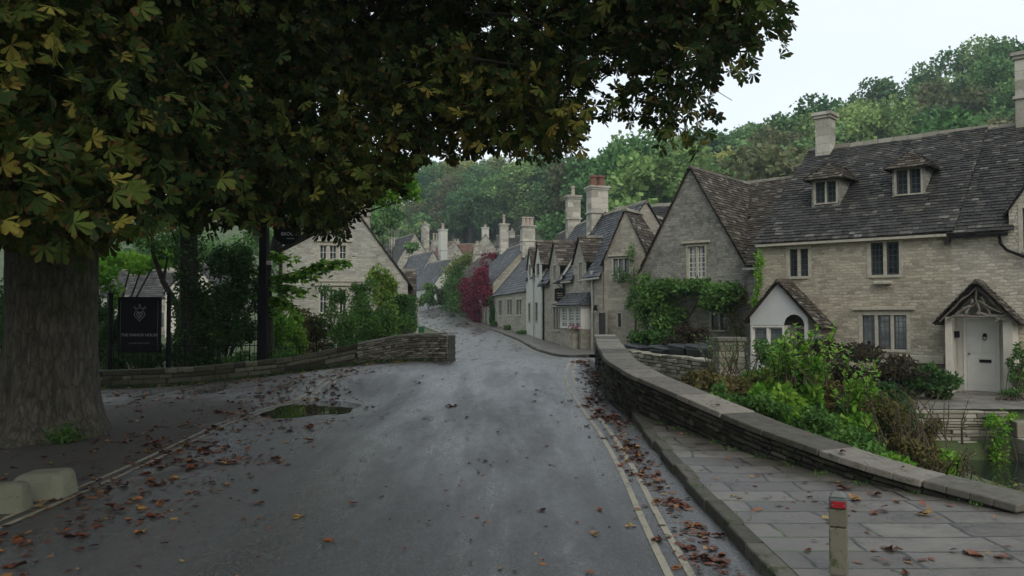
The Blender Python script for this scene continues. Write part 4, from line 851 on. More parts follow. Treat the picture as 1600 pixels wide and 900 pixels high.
C7, fc7 = house('cottage', 'cottage whose front is covered by green vine, left of the crimson creeper', O_, d_, L_ - .02, 6.6, 1.8, 5.0, 8.6, 'rubble_far', 'slate_brown', exp=.32, wd=(.3, .6), chims=[(1, 3.3, .8, .8, 8.0, 10.2, {'pots': 2})])
CB, _ = house('cottage', 'plain slate roofed cottage range between the street chimneys and the tall grey gable', (3.9, 41.2), (.84, -.543), 8.0, 6.0, .4, 4.4, 7.7, 'rubble_cot', 'slate', exp=.24, wd=(.25, .5))
# bay window of C2
a0, a1 = fc2.sz(888, 500, -.0)[0], fc2.sz(922, 500, -.0)[0]; bz0, bz1 = 1.42, 2.55
B = MB(); fc2.box(B, a0, a1, -.45, 0, .2, bz0); bw = B.build('bay', M['rubble_cot'], C2, bevel=.01)
window(fc2, bw, (a0, bz0 + .002, a1, bz1), 3, 'pane_white', h=-.45, jamb=.07, mull=.08, trim='paint_white', cas='paint_white', transom=4)
mb = MB(); fc2.box(mb, a0, a0 + .05, -.29, 0, bz0 + .002, bz1); fc2.box(mb, a1 - .05, a1, -.29, 0, bz0 + .002, bz1); mb.build('bay_cheek', M['paint_white'], bw)
G = MB(); e = .18; z = bz1; A, B_, Cq, Dq = fc2.P(a0 - e, -.62, z), fc2.P(a1 + e, -.62, z), fc2.P(a1 + .02, 0, z + .62), fc2.P(a0 - .02, 0, z + .62)
E0, E1 = fc2.P(a0 - e, 0, z), fc2.P(a1 + e, 0, z)
for q in ([A, B_, Cq, Dq], [B_, E1, Cq], [E0, A, Dq]): slates(G, q, .16, (.15, .3), off=.02); G.poly(q, .2)
G.poly([A, E0, E1, B_], .2); G.build('bay_roof', M['slate_blue'], bw)
# doorway between bay and narrow gable
def doorway(fr, parent, u0, v0, u1, zb, leaf='door_dark', h=0.0, proud=.03, frame='surround'):
    a0, z1 = fr.sz(u0, v0, h); a1 = fr.sz(u1, v0, h)[0]; mb = MB(); fr.box(mb, a0 - .13, a0, h - proud, h + .02, zb, z1 + .14); fr.box(mb, a1, a1 + .13, h - proud, h + .02, zb, z1 + .14); fr.box(mb, a0, a1, h - proud, h + .02, z1, z1 + .14)
    mb.build('door_frame', M[frame], parent); mb = MB(); fr.box(mb, a0, a1, h - .006, h + .02, zb, z1); return mb.build('door', M[leaf], parent, label='dark open doorway')  # flat dark panel stands in for the shade inside the open doorway
doorway(fc2, C2, 936, 489, 947, .3, frame='rubble_cot')
mb = MB(); q = fc2.P(fc2.sz(934, 478)[0], -.12, 2.45); mb.tube([fc2.P(fc2.sz(934, 478)[0], 0, 2.55), q], .02, 6); mb.tube([(q[0], q[1], q[2] + .1), (q[0], q[1], q[2] - .02), (q[0], q[1], q[2] - .16)], [.04, .07, .11], 8); mb.build('wall_lamp', M['metal_black'], C2)
def downpipe(fr, parent, u, z0, z1, m='metal_black', r=.05, h=-.07):
    a = fr.sz(u, 470, h)[0]; mb = MB(); mb.tube([fr.P(a, h, z1), fr.P(a, h, z0)], r, 8); fr.box(mb, a - .1, a + .1, h - .08, h + .05, z1 - .02, z1 + .18); mb.build('downpipe', M[m], parent)
downpipe(fc3, C3, 849, .5, 4.0); downpipe(fc3, C3, 881, .45, 4.0); downpipe(fc2, C2, 925.5, .33, 4.0, 'metal_grey')
downpipe(fc4, C4, 833.5, .7, 4.4, 'metal_grey', .04)
# hanging sign on the cottage, a lamp-like dark board
q = fc3.P(fc3.sz(879, 460, -.1)[0], -.1, 3.2); r = empty('hanging_sign', (q[0], q[1], 3.2), 'small black hanging sign on a bracket beside the bay window cottage', 'sign')
fs = Fr((q[0], q[1]), (1, -.1)); mb = MB(); mb.tube([fs.P(0, 0, 3.75), fs.P(-.5, 0, 3.75)], .025, 6); mb.tube([fs.P(0, 0, 3.45), fs.P(-.3, 0, 3.72)], .018, 6); mb.build('bracket', M['metal_black'], r)
mb = MB(); out = [(-.42, 2.85), (-.1, 2.7), (.2, 2.85), (.2, 3.45), (.1, 3.5), (-.3, 3.5), (-.42, 3.45)]
n_ = len(out); mb.add([fs.P(a, -.03, z) for a, z in out] + [fs.P(a, .03, z) for a, z in out], [list(range(n_)), list(range(n_, 2 * n_))[::-1]] + [[i, (i + 1) % n_, n_ + (i + 1) % n_, n_ + i][::-1] for i in range(n_)]); sb = mb.build('sign_board', M['metal_black'], r, bevel=.01)
mb = MB(); fs.box(mb, -.3, .08, -.036, -.031, 3.2, 3.24); fs.box(mb, -.25, .03, -.036, -.031, 3.1, 3.13); fs.box(mb, -.28, .06, -.036, -.031, 3.0, 3.03); mb.build('lettering', simple('dull_gold', (.25, .2, .1), .5, .1, 5, 0), sb)
# ---------------------------------------------------------------- left garden house
def house_left():
    Y = 40.0; u2x = lambda u: (u - 800) / F * Y
    fr = Fr((u2x(441), Y), (1, .12)); x0, xr = 0, fr.sz(637, 440)[0]; pk = fr.sz(548, 440)[0]; zz = lambda v: at(600, v, Y)[2]
    root = empty('stone_house', (fr.P(3, 3, 0)[0], 43, 0), 'pale stone gabled house behind the left garden with mullioned windows', 'house')
    zeL, zp, zeR = zz(345), zz(318), zz(440); rects = []
    for u0, v0, u1, v1 in ((495, 379, 545, 408), (495, 448, 545, 492)):
        a0, z1 = fr.sz(u0, v0); a1, z0 = fr.sz(u1, v1); rects.append((a0, z0, a1, z1))
    Wm = MB(); out = [(0, -.5), (xr, -.5), (xr, zeR), (pk, zp), (0, zeL)]; wall_face(Wm, fr, out, rects); Dp = 8
    Wm.poly([fr.P(xr, 0, -.5), fr.P(xr, Dp, -.5), fr.P(xr, Dp, zeR), fr.P(xr, 0, zeR)], .5); Wm.poly([fr.P(0, 0, -.5), fr.P(0, Dp, -.5), fr.P(0, Dp, zeL), fr.P(0, 0, zeL)][::-1], .5)
    Wm.poly([fr.P(a, Dp, z) for a, z in out][::-1], .5); Wm.build('wall', M['rubble_left'], root)
    for r in rects: window(fr, root, r, 3, 'pane', jamb=.13, mull=.13, hood=True, transom=2, cas='paint_white')
    R = MB(); dx = .2
    q1 = [fr.P(xr + dx, -.12, zeR - dx * 1.1), fr.P(xr + dx, Dp, zeR - dx * 1.1), fr.P(pk, Dp, zp), fr.P(pk, -.12, zp)]; q2 = [fr.P(-dx, Dp, zeL - .1), fr.P(-dx, -.12, zeL - .1), fr.P(pk, -.12, zp), fr.P(pk, Dp, zp)]
    for q in (q1, q2): slates(R, q, .24, (.25, .5), off=.03); R.poly(q, .2)
    R.build('roof', M['slate_brown'], root)
    cb = MB()
    for (a, za, b, zb) in ((pk, zp, xr + .1, zeR - .1), (0, zeL, pk, zp)):
        cb.hexa([fr.P(a, -.06, za - .06), fr.P(b, -.06, zb - .06), fr.P(b, .0, zb - .06), fr.P(a, .0, za - .06), fr.P(a, -.06, za + .08), fr.P(b, -.06, zb + .08), fr.P(b, .0, zb + .08), fr.P(a, .0, za + .08)])
    cb.build('verge', M['slate_brown'], root)
    chimney(root, fr, fr.sz(567, 340)[0], .5, .62, .8, zz(366), zz(306), pots=1)
    mb = MB(); a, z = fr.sz(500, 436); fr.box(mb, 1.6, 3.9, -.05, .0, z - .12, z); mb.build('string_course', M['surround'], root)
    mb = MB(); mb.tube([fr.P(-.08, -.08, 6), fr.P(-.08, -.08, 0)], .08, 8); mb.build('downpipe', M['metal_black'], root)
house_left()
LH, fl = house('outbuilding', 'small stone outbuilding at the street corner, right end of the left garden', (-6.8, 45.5), (1, .1), 1.45, 2.0, .3, 3.3, 4.6, 'rubble_left', 'slate_brown', exp=.22, front_gable=False, cat='outbuilding')
mb = MB(); mb.box(-5.4, -4.95, 43.6, 44.1, 0, 2.9); mb.box(-5.45, -4.9, 43.55, 44.15, 2.9, 3.0)
props(mb.build('stone_pillar', M['ashlar'], origin=(-4.8, 43.9, 0), bevel=.02), 'tall narrow stone pillar at the corner of the outbuilding by the street bend', 'pillar')
# ---------------------------------------------------------------- the far end of the street
def far(u, v, Y): p = at(u, v, Y); return p[0], p[2]
def far_house(label, uL, uR, vE, vP, Y, yaw, D, wall, roof, chims=(), vb=492, **k):
    x0 = (uL - 800) / F * Y; x1 = (uR - 800) / F * Y; L_ = x1 - x0; d = (math.cos(yaw), math.sin(yaw)); zb = float(T((x0 + x1) / 2, Y)) 
    return house('cottage', label, (x0, Y), d, L_ / math.cos(yaw), D, zb, at((uL + uR) / 2, vE, Y)[2], at((uL + uR) / 2, vP, Y)[2], wall, roof, front_gable=k.pop('fg', True), exp=.34, wd=(.35, .7), chims=chims, **k)
far_house('far cottage with a pale gable and dark roof, directly behind the dark bin', 675, 735, 449, 404, 98, .42, 9, 'render_white', 'slate_blue', wins=[(684, 458, 696, 474, 2, 'pane', {'jamb': .12, 'trim': 'paint_white'})])
far_house('tall far stone house with a steep gable, leftmost above the street end', 621, 672, 408, 364, 118, .42, 12, 'rubble_far', 'slate', [(5.4, 4, .9, 1.1, 10.5, 15.8, {'pots': 1})])
far_house('far stone house with a very tall pale chimney, behind the pale gable', 655, 696, 430, 392, 108, .42, 10, 'rubble_far', 'slate_blue', [(3.5, .8, .95, 1.0, 8.0, 13.6, {'pots': 1, 'pot_h': .8, 'm': 'render_white'})])
far_house('far house with red clay roof and red gable below the wood', 690, 725, 398, 376, 136, .5, 10, 'rubble_far', 'tile_red', [(1, 5, 1.2, .8, 10, 15.0, {'pots': 2, 'pot_h': 1.2}), (3, 2, .8, .8, 10, 13.6, {'pots': 1, 'potm': 'pot_red'})])
far_house('long far roof running across behind the vine covered cottage', 690, 765, 395, 378, 142, 0.0, 8, 'rubble_far', 'tile_red', [(2.2, 4, 1.2, .9, 12.5, 15.2, {'pots': 2, 'pot_h': .5}), (6.0, 4, 1.1, .9, 12.0, 14.2, {'pots': 1, 'm': 'pot_red', 'potm': 'pot_red'})], fg=False)
far_house('far stone house with white chimney, left of the crimson creeper roof', 742, 775, 388, 366, 120, .1, 9, 'rubble_far', 'slate', [(1.55, .9, 1.0, 1.0, 12.0, 15.0, {'pots': 1, 'm': 'render_white'})])
far_house('long far grey roof just under the trees, right of the white chimney', 775, 835, 386, 364, 128, 0.0, 9, 'rubble_far', 'slate', [(2.5, 4, .9, .9, 13, 15.6, {'pots': 1})], fg=False)
far_house('small far cottage with dark brown roof left of the tall far gable', 605, 630, 395, 378, 124, .2, 9, 'rubble_far', 'slate', [(.8, 2, .8, .8, 11, 14.0, {'pots': 0})], fg=False)
# house seen through the left trees
house('cottage', 'distant cottage with two red chimney pots, between chestnut trunk and sign', (-31, 58), (1, -.05), 10.5, 7, 0, 3.4, 5.4, 'rubble_far', 'slate', exp=.3, wd=(.3, .5), chims=[(1.0, 2.0, .5, .5, 4.4, 5.2, {'pots': 1, 'pot_h': .9, 'potm': 'pot_red', 'pot_r': .22, 'collar': False}), (6.0, 3.5, .8, .8, 4.9, 5.9, {'pots': 1, 'pot_h': .8, 'potm': 'pot_red', 'pot_r': .3, 'collar': False})],
    wins=[(2, 2.4, 3, 1.2, 2, 'pane', {'raw': 1}), (6, 2.4, 7, 1.2, 2, 'pane', {'raw': 1})])
house('cottage', 'distant cream gable right behind the hotel sign and dark ivy trunk', (-22.5, 54), (1, .1), 3.4, 6, 0, 3.6, 5.6, 'render_cream', 'slate', exp=.3, wd=(.3, .5), front_gable=True)
# ---------------------------------------------------------------- foliage
def rand_rot(n, flat=0.0, r_=rng):
    """per leaf: axis along the leaf, side vector"""
    a = r_.normal(size=(n, 3)); a /= np.linalg.norm(a, axis=1, keepdims=True); b = r_.normal(size=(n, 3)); b -= a * (a * b).sum(1, keepdims=True); b /= np.linalg.norm(b, axis=1, keepdims=True); return a, b
def leaf_mesh(name, C, size, m, parent, vals=None, axis=None, r_=rng, wid=.55, droop=.35):
    n = len(C); a, b = rand_rot(n, r_=r_) if axis is None else axis; s = size * r_.uniform(.6, 1.25, (n, 1)); nn = np.cross(a, b)
    v0 = C; v1 = C + a * s * .5 + b * s * wid * .5 - nn * s * .06; v2 = C + a * s - nn * s * droop * .3; v3 = C + a * s * .5 - b * s * wid * .5 - nn * s * .06
    V = np.stack([v0, v1, v2, v3], 1).reshape(-1, 3); Q = np.arange(n * 4).reshape(-1, 4)
    return np_mesh(name, V, Q, m, parent, vals if vals is not None else r_.random(n), origin=C.mean(0))
def lobes_points(lobes, n, r_=rng, shell=.55):
    """lobes: (cx,cy,cz,rx,ry,rz); leaves sit in the outer part of each lobe"""
    L_ = np.array(lobes, float); w = (L_[:, 3] * L_[:, 4] * L_[:, 5]) ** .67; k = r_.choice(len(L_), n, p=w / w.sum())
    d = r_.normal(size=(n, 3)); d /= np.linalg.norm(d, axis=1, keepdims=True); r = shell + (1 - shell) * r_.random((n, 1)) ** .7; r *= r_.uniform(.85, 1.12, (n, 1))
    return L_[k, :3] + d * r * L_[k, 3:], k
def clump_vals(P, k, r_=rng, nl=60):
    base = r_.random(nl + 1)[k % nl]; return np.clip(base * .55 + .5 * r_.random(len(P)), 0, 1)
# ---- hillside tree prototypes (centre at origin, height about 1 unit = 12 m)
def hill_proto(name, kind, m, H, R, seed, sparse=1.0, trunkshow=.25, n=5200, leaf=.5):
    r_ = np.random.default_rng(seed); lobes = []
    for i in range(34):
        t = r_.random(); ang = r_.uniform(0, 6.28); z = H * (trunkshow + (1 - trunkshow) * t * .9); rr = R * (math.sin(math.pi * min(.98, .22 + t * .74)) ** .7) * r_.uniform(.35, .95)
        q = R * r_.uniform(.22, .42); lobes.append((math.cos(ang) * rr, math.sin(ang) * rr, z, q, q, q * r_.uniform(.6, .9)))
    P, k = lobes_points(lobes, int(n * sparse), r_, .5); v = clump_vals(P, k, r_)
    root = empty(name, (0, 0, 0), 'x', 'tree'); leaf_mesh('crown', P, leaf, m, root, v, r_=r_, wid=.8)
    mb = MB(); mb.tube([(0, 0, -1), (.05, 0, H * .3), (.1, .1, H * .62)], [R * .06 + .08, R * .05 + .05, .06], 6)
    for i in range(9):
        l = lobes[i * 3]; z0 = H * random.uniform(.2, .5); mb.tube([(.05, 0, z0), (l[0] * .5, l[1] * .5, (z0 + l[2]) / 2 + .3), (l[0], l[1], l[2])], [.1, .06, .03], 5, cap=False)
    mb.build('trunk', M['bark_pale' if kind == 'p' else 'bark_dark'], root); return root
protos = [hill_proto('broadleaf_tree', 'a', M['hill_a'], 12, 5.0, 11), hill_proto('broadleaf_tree', 'a', M['hill_a'], 14, 5.6, 12), hill_proto('broadleaf_tree', 'b', M['hill_b'], 12, 4.8, 13), hill_proto('broadleaf_tree', 'c', M['hill_c'], 13, 4.6, 14),
          hill_proto('broadleaf_tree', 'c', M['hill_c'], 11, 4.4, 15), hill_proto('broadleaf_tree', 'p', M['hill_d'], 13, 4.2, 16, sparse=.45), hill_proto('broadleaf_tree', 'p', M['hill_d'], 12, 4.6, 17, sparse=.8), hill_proto('conifer_tree', 'c', M['hill_c'], 13, 2.6, 18)]
kindname = ['mid green rounded', 'tall green spreading', 'pale yellow-green', 'dark green dense', 'low dark green', 'thin half-bare russet', 'olive brown', 'dark narrow conifer']
landmarks = [(590, 'left of the far steep gable'), (650, 'above the far steep gable'), (700, 'above the far red roof'), (760, 'above the crimson creeper'), (815, 'above the three-pot cottage chimney'), (870, 'left of the big street chimney'), (925, 'behind the big street chimney'), (980, 'right of the big street chimney'),
             (1040, 'left of the tall grey gable'), (1100, 'behind the tall grey gable'), (1170, 'left of the long house chimney'), (1235, 'just left of the long house chimney'), (1290, 'behind the long house chimney'), (1350, 'above the left dormer'), (1430, 'above the right dormer'), (1500, 'left of the right-edge chimney'), (1570, 'behind the right-edge chimney'), (1640, 'at the right edge')]
def copy_tree(root, loc, rz, sc, label, group):
    r = root.copy(); COL.objects.link(r); r.location = loc; r.rotation_euler = (0, 0, rz); r.scale = sc; r['label'] = label; r['group'] = group
    for ch in [c for c in bpy.data.objects if c.parent is root]: c = ch.copy(); COL.objects.link(c); c.parent = r
    return r
r5 = random.Random(21); placed = []; cands = []
yy = 52.0
while yy < 262:
    st = 6.2 + yy * .006; xx = -yy * .42
    while xx < yy * .72 + 6:
        x = xx + r5.uniform(-2, 2); y = yy + r5.uniform(-2, 2); xx += st * 1.15
        if float(dist_ridge(x, y)) > 16: continue
        gz_ = float(T(x, y)) - float(g(y)); u, v = proj((x, y, float(T(x, y)) + 8))
        if u < 560 or u > 1690: continue
        if gz_ < 1.2: continue
        if u < 880 and y < 152: continue
        if 575 < u < 642 and y < 205 and r5.random() < .92: continue      # the meadow
        cands.append((x, y, u, v))
    yy += st
# skyline test: drop trees the nearer rows hide
used = {}
cnt = {}
for (x, y, u, v) in sorted(cands, key=lambda c: c[1]):
    w = int(5.0 * F / y); z = float(T(x, y)); h = r5.uniform(.85, 1.2); _, vt = proj((x, y, z + 12.0 * h))
    lo, hi = int((u - w * .7) // 8), int((u + w * .7) // 8); vis = any(used.get(c, 900) > vt + 3 for c in range(lo, hi + 1))
    if not vis: continue
    for c in range(lo + 1, hi): used[c] = min(used.get(c, 900), vt + 10)
    sunlit = 640 < u < 900 and y > 185; q = r5.random()  # mostly yellow crowns here imitate low sun on the central treetops
    if sunlit: k = 2 if q < .7 else (6 if q < .75 else 0)
    elif u > 1250: k = [0, 1, 1, 4, 6, 0, 2, 5, 6, 3][int(q * 10)]
    else: k = [0, 1, 3, 4, 3, 0, 2, 5, 6, 4][int(q * 10)]
    if 915 < u < 950 and y > 180: k = 7
    placed.append((x, y, z, h, k, u, vt))
rows = {}
for i, (x, y, z, h, k, u, vt) in enumerate(placed):
    lm = min(landmarks, key=lambda l: abs(l[0] - u))[1]; row = 'on the skyline' if vt < used.get(int(u // 8), 900) + 6 else ('low on the slope' if y < float(np.interp(u, [600, 900, 1200, 1600], [165, 160, 95, 70])) + 15 else 'midway up the slope')
    rows.setdefault((kindname[k], row, lm), []).append(i)
for (kn, row, lm), ids in rows.items():
    ids.sort(key=lambda i: placed[i][5])
    for q_, i in enumerate(ids):
        pre = '' if len(ids) == 1 else (['lefthand', 'righthand'][q_] if len(ids) == 2 else (['lefthand', 'middle', 'righthand'][q_] if len(ids) == 3 else ['leftmost', 'second', 'third', 'fourth', 'fifth', 'sixth', 'seventh', 'eighth', 'ninth'][min(q_, 8)])) + ' '
        x, y, z, h, k, u, vt = placed[i]; sc = (h * r5.uniform(.95, 1.2),) * 2 + (h * r5.uniform(.9, 1.1),)
        copy_tree(protos[k], (x, y, z - .3), r5.uniform(0, 6.28), sc, f'{pre}{kn} tree {row}, {lm}', 'trees on the wooded hillside')
for p in protos:
    for c in [c for c in bpy.data.objects if c.parent is p]: bpy.data.objects.remove(c)
    bpy.data.objects.remove(p)
print('hill trees', len(placed))
# ---- mid-distance trees and shrubs
def shrub(name, label, cat, lobes, n, leaf, m, stems=None, group=None, seed=None, shell=.45, wid=.6, base=None, stem_m='stem', crown='foliage', sr=.02):
    r_ = np.random.default_rng(seed or random.randint(0, 99999)); L_ = np.array(lobes, float)
    if name in ('bush',):
        add_ = []
        for l in L_:
            z0 = float(T(l[0], l[1])); 
            if l[2] - l[5] > z0 + .15: add_.append((l[0], l[1], (l[2] + z0) / 2, l[3] * .95, l[4], max((l[2] - z0) / 2, .15)))
        if add_: n = int(n * 1.5); L_ = np.concatenate([L_, np.array(add_)])
    # break every lobe into sub lobes so the outline is uneven
    sub = []
    for l in L_:
        for _ in range(9):
            d = r_.normal(size=3); d /= np.linalg.norm(d); f = r_.uniform(.25, .95); q = r_.uniform(.28, .5); sub.append((*(l[:3] + d * l[3:] * f), *(l[3:] * q)))
    P, k = lobes_points(sub, n, r_, shell); zmin = T(P[:, 0], P[:, 1]) + .02; ok = P[:, 2] > np.minimum(zmin, 1.5); P = P[ok]; k = k[ok]
    b = base if base is not None else (L_[:, 0].mean(), L_[:, 1].mean(), float(T(L_[:, 0].mean(), L_[:, 1].mean())))
    root = empty(name, b, label, cat, group); leaf_mesh(crown, P, leaf, m, root, clump_vals(P, k, r_), r_=r_, wid=wid)
    mb = MB(); ns = stems or 8
    for i in range(ns):
        l = sub[int(r_.integers(len(sub)))]; b0 = np.array(b) + (r_.uniform(-.15, .15) * ns * .1, r_.uniform(-.15, .15) * ns * .1, -.05); e = np.array(l[:3]); mid = (b0 + e) / 2 + r_.normal(size=3) * .06
        mb.tube([b0, mid, e], [sr, sr * .7, sr * .3], 5, cap=False)
    mb.build('stem' if crown == 'foliage' else 'trunk', M[stem_m], root); return root
def PX(u, v, Y): return at(u, v, Y)
def lobe_px(u, v, Y, ru, rv, ry=None):
    p = at(u, v, Y); a = ru * Y / F; b = rv * Y / F; return (p[0], p[1], p[2], a, ry or a, b)
def shrub_px(name, label, cat, specs, n, leaf, m, **k):
    return shrub(name, label, cat, [lobe_px(*s) for s in specs], n, leaf, m, **k)
# right bank vegetation, behind the parapet
bank = [
 ('bush', 'grey-green twiggy bush behind the pier, below the porch panes', [(1195, 565, 19, 44, 38), (1210, 545, 19.5, 30, 26)], 3600, .10, 'leaf_mid'),
 ('bush', 'yellow-green fruiting bush nearest the parapet, left end of the bank', [(1105, 605, 15.5, 38, 28), (1150, 615, 15, 40, 30)], 3600, .10, 'leaf_brown'),
 ('bush', 'bright green leafy shrub with tall shoots in the middle of the river bank', [(1235, 600, 15, 36, 40), (1265, 575, 15, 24, 34), (1215, 630, 14.5, 40, 36)], 3600, .15, 'leaf_bright'),
 ('bush', 'yellowing leafy clump between the pier bush and the bright shrub', [(1170, 610, 15.6, 30, 30), (1190, 590, 16, 24, 24)], 1700, .11, 'leaf_vine'),
 ('bush', 'rust-tinged leafy clump among the bright shoots', [(1290, 610, 15.2, 26, 40)], 1300, .10, 'leaf_brown'),
 ('bush', 'fresh green upright sapling right of the tall bright shrub', [(1345, 630, 14.5, 22, 38), (1330, 665, 14, 32, 30)], 1900, .13, 'leaf_bright'),
 ('bush', 'dark russet spreading shrub under the long house windows', [(1330, 560, 20.5, 60, 28), (1390, 575, 20.2, 50, 22), (1280, 545, 20.8, 30, 26)], 5200, .10, 'leaf_redgreen'),
 ('bush', 'feathery dark green plant left of the white front door', [(1455, 590, 20.3, 40, 20), (1420, 585, 20.4, 25, 16)], 2000, .12, 'leaf_dark'),
 ('bush', 'mid green bush low behind the coping, under the bright shrub', [(1190, 640, 14, 45, 30), (1250, 660, 13.4, 50, 32), (1130, 630, 14.4, 35, 26)], 4600, .09, 'leaf_mid'),
 ('bush', 'olive seed-headed weeds right of the fresh green sapling', [(1400, 655, 14, 38, 40), (1440, 680, 13.5, 30, 35)], 3200, .07, 'leaf_brown'),
 ('bush', 'dark green nettle clump hanging over the coping', [(1310, 690, 12.8, 55, 26), (1370, 705, 12.5, 45, 26)], 3800, .09, 'leaf_mid'),
 ('bush', 'reddish brown dock clump above the river', [(1425, 705, 12.8, 40, 24), (1450, 725, 12.4, 25, 18)], 2000, .08, 'leaf_brown'),
 ('bush', 'small bright green clump at the water edge', [(1478, 722, 12.6, 22, 20), (1400, 725, 12.2, 30, 14)], 1100, .09, 'leaf_bright'),
 ('bush', 'low dark undergrowth deep in the river bank', [(1180, 660, 15.5, 60, 40), (1290, 640, 16, 70, 40), (1380, 650, 15.8, 60, 40)], 4800, .12, 'leaf_dark'),
 ('bush', 'green clump spilling over the river steps wall', [(1560, 660, 17.7, 20, 14), (1570, 650, 18.1, 22, 10)], 900, .08, 'leaf_bright'),
 ('bush', 'upright rosemary-like shrub right of the white door', [(1592, 572, 20.6, 14, 30)], 1100, .08, 'leaf_mid'),
 ('bush', 'low pale flowering plant at the foot of the right porch', [(1580, 612, 20.0, 24, 8)], 500, .06, 'leaf_mid'),
 ('bush', 'dark green shrub behind the wheelie bins', [(1000, 527, 27, 30, 16), (1030, 533, 26.5, 20, 14)], 1700, .13, 'leaf_dark'),
 ('bush', 'rounded green shrub with small white flowers beside the bins', [(1078, 527, 25.5, 30, 20), (1060, 535, 25, 20, 14)], 2400, .11, 'leaf_redgreen'),
]
for nm, lb, sp, n, lf, m_ in bank: shrub_px(nm, lb, 'bush', sp, n, lf, M[m_], stems=26, sr=.012)
# tall shoots out of the bright shrub
def shoots(name, label, base_uvY, n, h, m, leaf=.11, seed=3, spread=.5):
    r_ = np.random.default_rng(seed); b = at(*base_uvY); root = empty(name, b, label, 'plant'); mb = MB(); C = []; A = []; B = []
    for i in range(n):
        p0 = b + (r_.normal() * spread * .5, r_.normal() * spread * .4, 0); tip = p0 + (r_.normal() * .25, r_.normal() * .2, h * r_.uniform(.6, 1.05)); mid = (p0 + tip) / 2 + (r_.normal() * .06, r_.normal() * .06, 0); mb.tube([p0, mid, tip], [.012, .009, .004], 5, cap=False)
        for t in np.linspace(.25, 1, int(h * 14)):
            q = p0 * (1 - t) ** 2 + 2 * mid * t * (1 - t) + tip * t * t; a = np.array([r_.normal(), r_.normal(), .1 + r_.normal() * .3]); a /= np.linalg.norm(a); C.append(q); A.append(a); w = np.cross(a, (0, 0, 1)); B.append(w / np.linalg.norm(w))
    leaf_mesh('foliage', np.array(C), leaf, m, root, axis=(np.array(A), np.array(B)), r_=r_, wid=.6, droop=1.2); mb.build('stem', M['stem'], root); return root
shoots('plant', 'tall fresh shoots rising from the bright green bank shrub', (1245, 600, 14.6), 34, 1.0, M['leaf_bright'], .13, 3, .55)
shoots('plant', 'second bunch of fresh shoots, in front of the russet shrub', (1345, 660, 14.2), 14, 1.0, M['leaf_bright'], .12, 4, .35)
shoots('plant', 'brown dry stalks standing over the river edge', (1420, 690, 13.0), 26, .8, M['leaf_brown'], .05, 5, .7)
shoots('plant', 'olive weeds beside the river, nearest the water', (1480, 745, 12.3), 20, .5, M['leaf_brown'], .06, 6, .5)
shoots('plant', 'grassy yellow tufts at the river edge by the right frame', (1575, 790, 12.2), 22, .4, M['leaf_vine'], .08, 7, .35)
shoots('plant', 'thin stems poking above the leftmost bank bush', (1150, 585, 16), 20, .75, M['leaf_mid'], .08, 8, .6)
# climbers
def climber(name, label, fr, specs, n, leaf, m, h=-.25, seed=1, dz=.3, cat='climbing plant', stems=(), root_xy=None, hmax=.28):
    r_ = np.random.default_rng(seed); P = []; K = []
    ws = np.array([s[2] * s[3] for s in specs], float); cnt = (n * ws / ws.sum()).astype(int)
    for i, ((u, v, ru, rv), c) in enumerate(zip(specs, cnt)):
        s, z = fr.sz(u, v, h); Yd = fr.P(s, h, z)[1]; a = ru * Yd / F / max(.25, abs(fr.d[0] - fr.d[1] * (u - 800) / F)); b = rv * Yd / F; nb = 6
        cs = [(s + r_.uniform(-1, 1) * a * .7, z + r_.uniform(-1, 1) * b * .7, r_.uniform(.25, .5)) for _ in range(nb)]
        for j in range(c):
            cc = cs[int(r_.integers(nb))]; t = r_.uniform(0, 6.28); r = math.sqrt(r_.random()) * cc[2] * 1.5; P.append(fr.P(cc[0] + math.cos(t) * r * a, h - abs(r_.normal()) * hmax + .1, cc[1] + math.sin(t) * r * b)); K.append(i * nb + int(r_.integers(nb)))
    P = np.array(P); base = fr.P(fr.sz(specs[0][0], 500, 0)[0], -.2, 0.3); root = empty(name, (base[0], base[1], float(T(base[0], base[1]))), label, cat)
    leaf_mesh('foliage', P, leaf, m, root, clump_vals(P, np.array(K), r_), r_=r_, wid=.6); mb = MB()
    for st in stems:
        mb.tube([fr.P(fr.sz(u, v, h)[0], -.12, fr.sz(u, v, h)[1]) for u, v in st], [.05, .04, .03, .02][:len(st)] if len(st) <= 4 else .03, 6)
    if stems: mb.build('stem', M['stem'], root)
    return root
climber('climbing_plant', 'big green wisteria sprawling across the tall grey gable wall', fg, [(1030, 478, 20, 22), (1060, 452, 24, 14), (1100, 448, 30, 13), (1140, 462, 22, 22), (1050, 500, 22, 24), (1030, 450, 14, 10), (1120, 475, 20, 14), (1050, 520, 12, 14)], 7500, .15, M['leaf_mid'], seed=4, stems=[((1080, 540), (1070, 500), (1090, 470), (1130, 465)), ((1080, 540), (1050, 490), (1030, 460))], hmax=.4)
climber('climbing_plant', 'thin climber stems with a few leaves below the wisteria, right', fg, [(1150, 500, 14, 30), (1165, 470, 8, 20)], 500, .1, M['leaf_brown'], seed=6)
climber('climbing_plant', 'green creeper climbing the downpipe between gabled and long house', Fr((7.55, 25.9), dH), [(1184, 440, 5, 22), (1188, 405, 5, 12), (1180, 470, 5, 14)], 900, .09, M['leaf_bright'], seed=5, hmax=.12)
climber('climbing_plant', 'wispy grey-green climber round the narrow cottage gable window', fc, [(988, 400, 7, 16), (992, 440, 9, 20), (985, 470, 10, 20), (975, 430, 12, 12)], 1500, .1, M['leaf_mid'], seed=7, stems=[((990, 540), (992, 480), (988, 420))], hmax=.2)
climber('climbing_plant', 'dense green climber hanging at the left foot of the tall grey gable', fg, [(1010, 450, 6, 22), (1008, 490, 8, 24)], 1500, .12, M['leaf_mid'], seed=8)
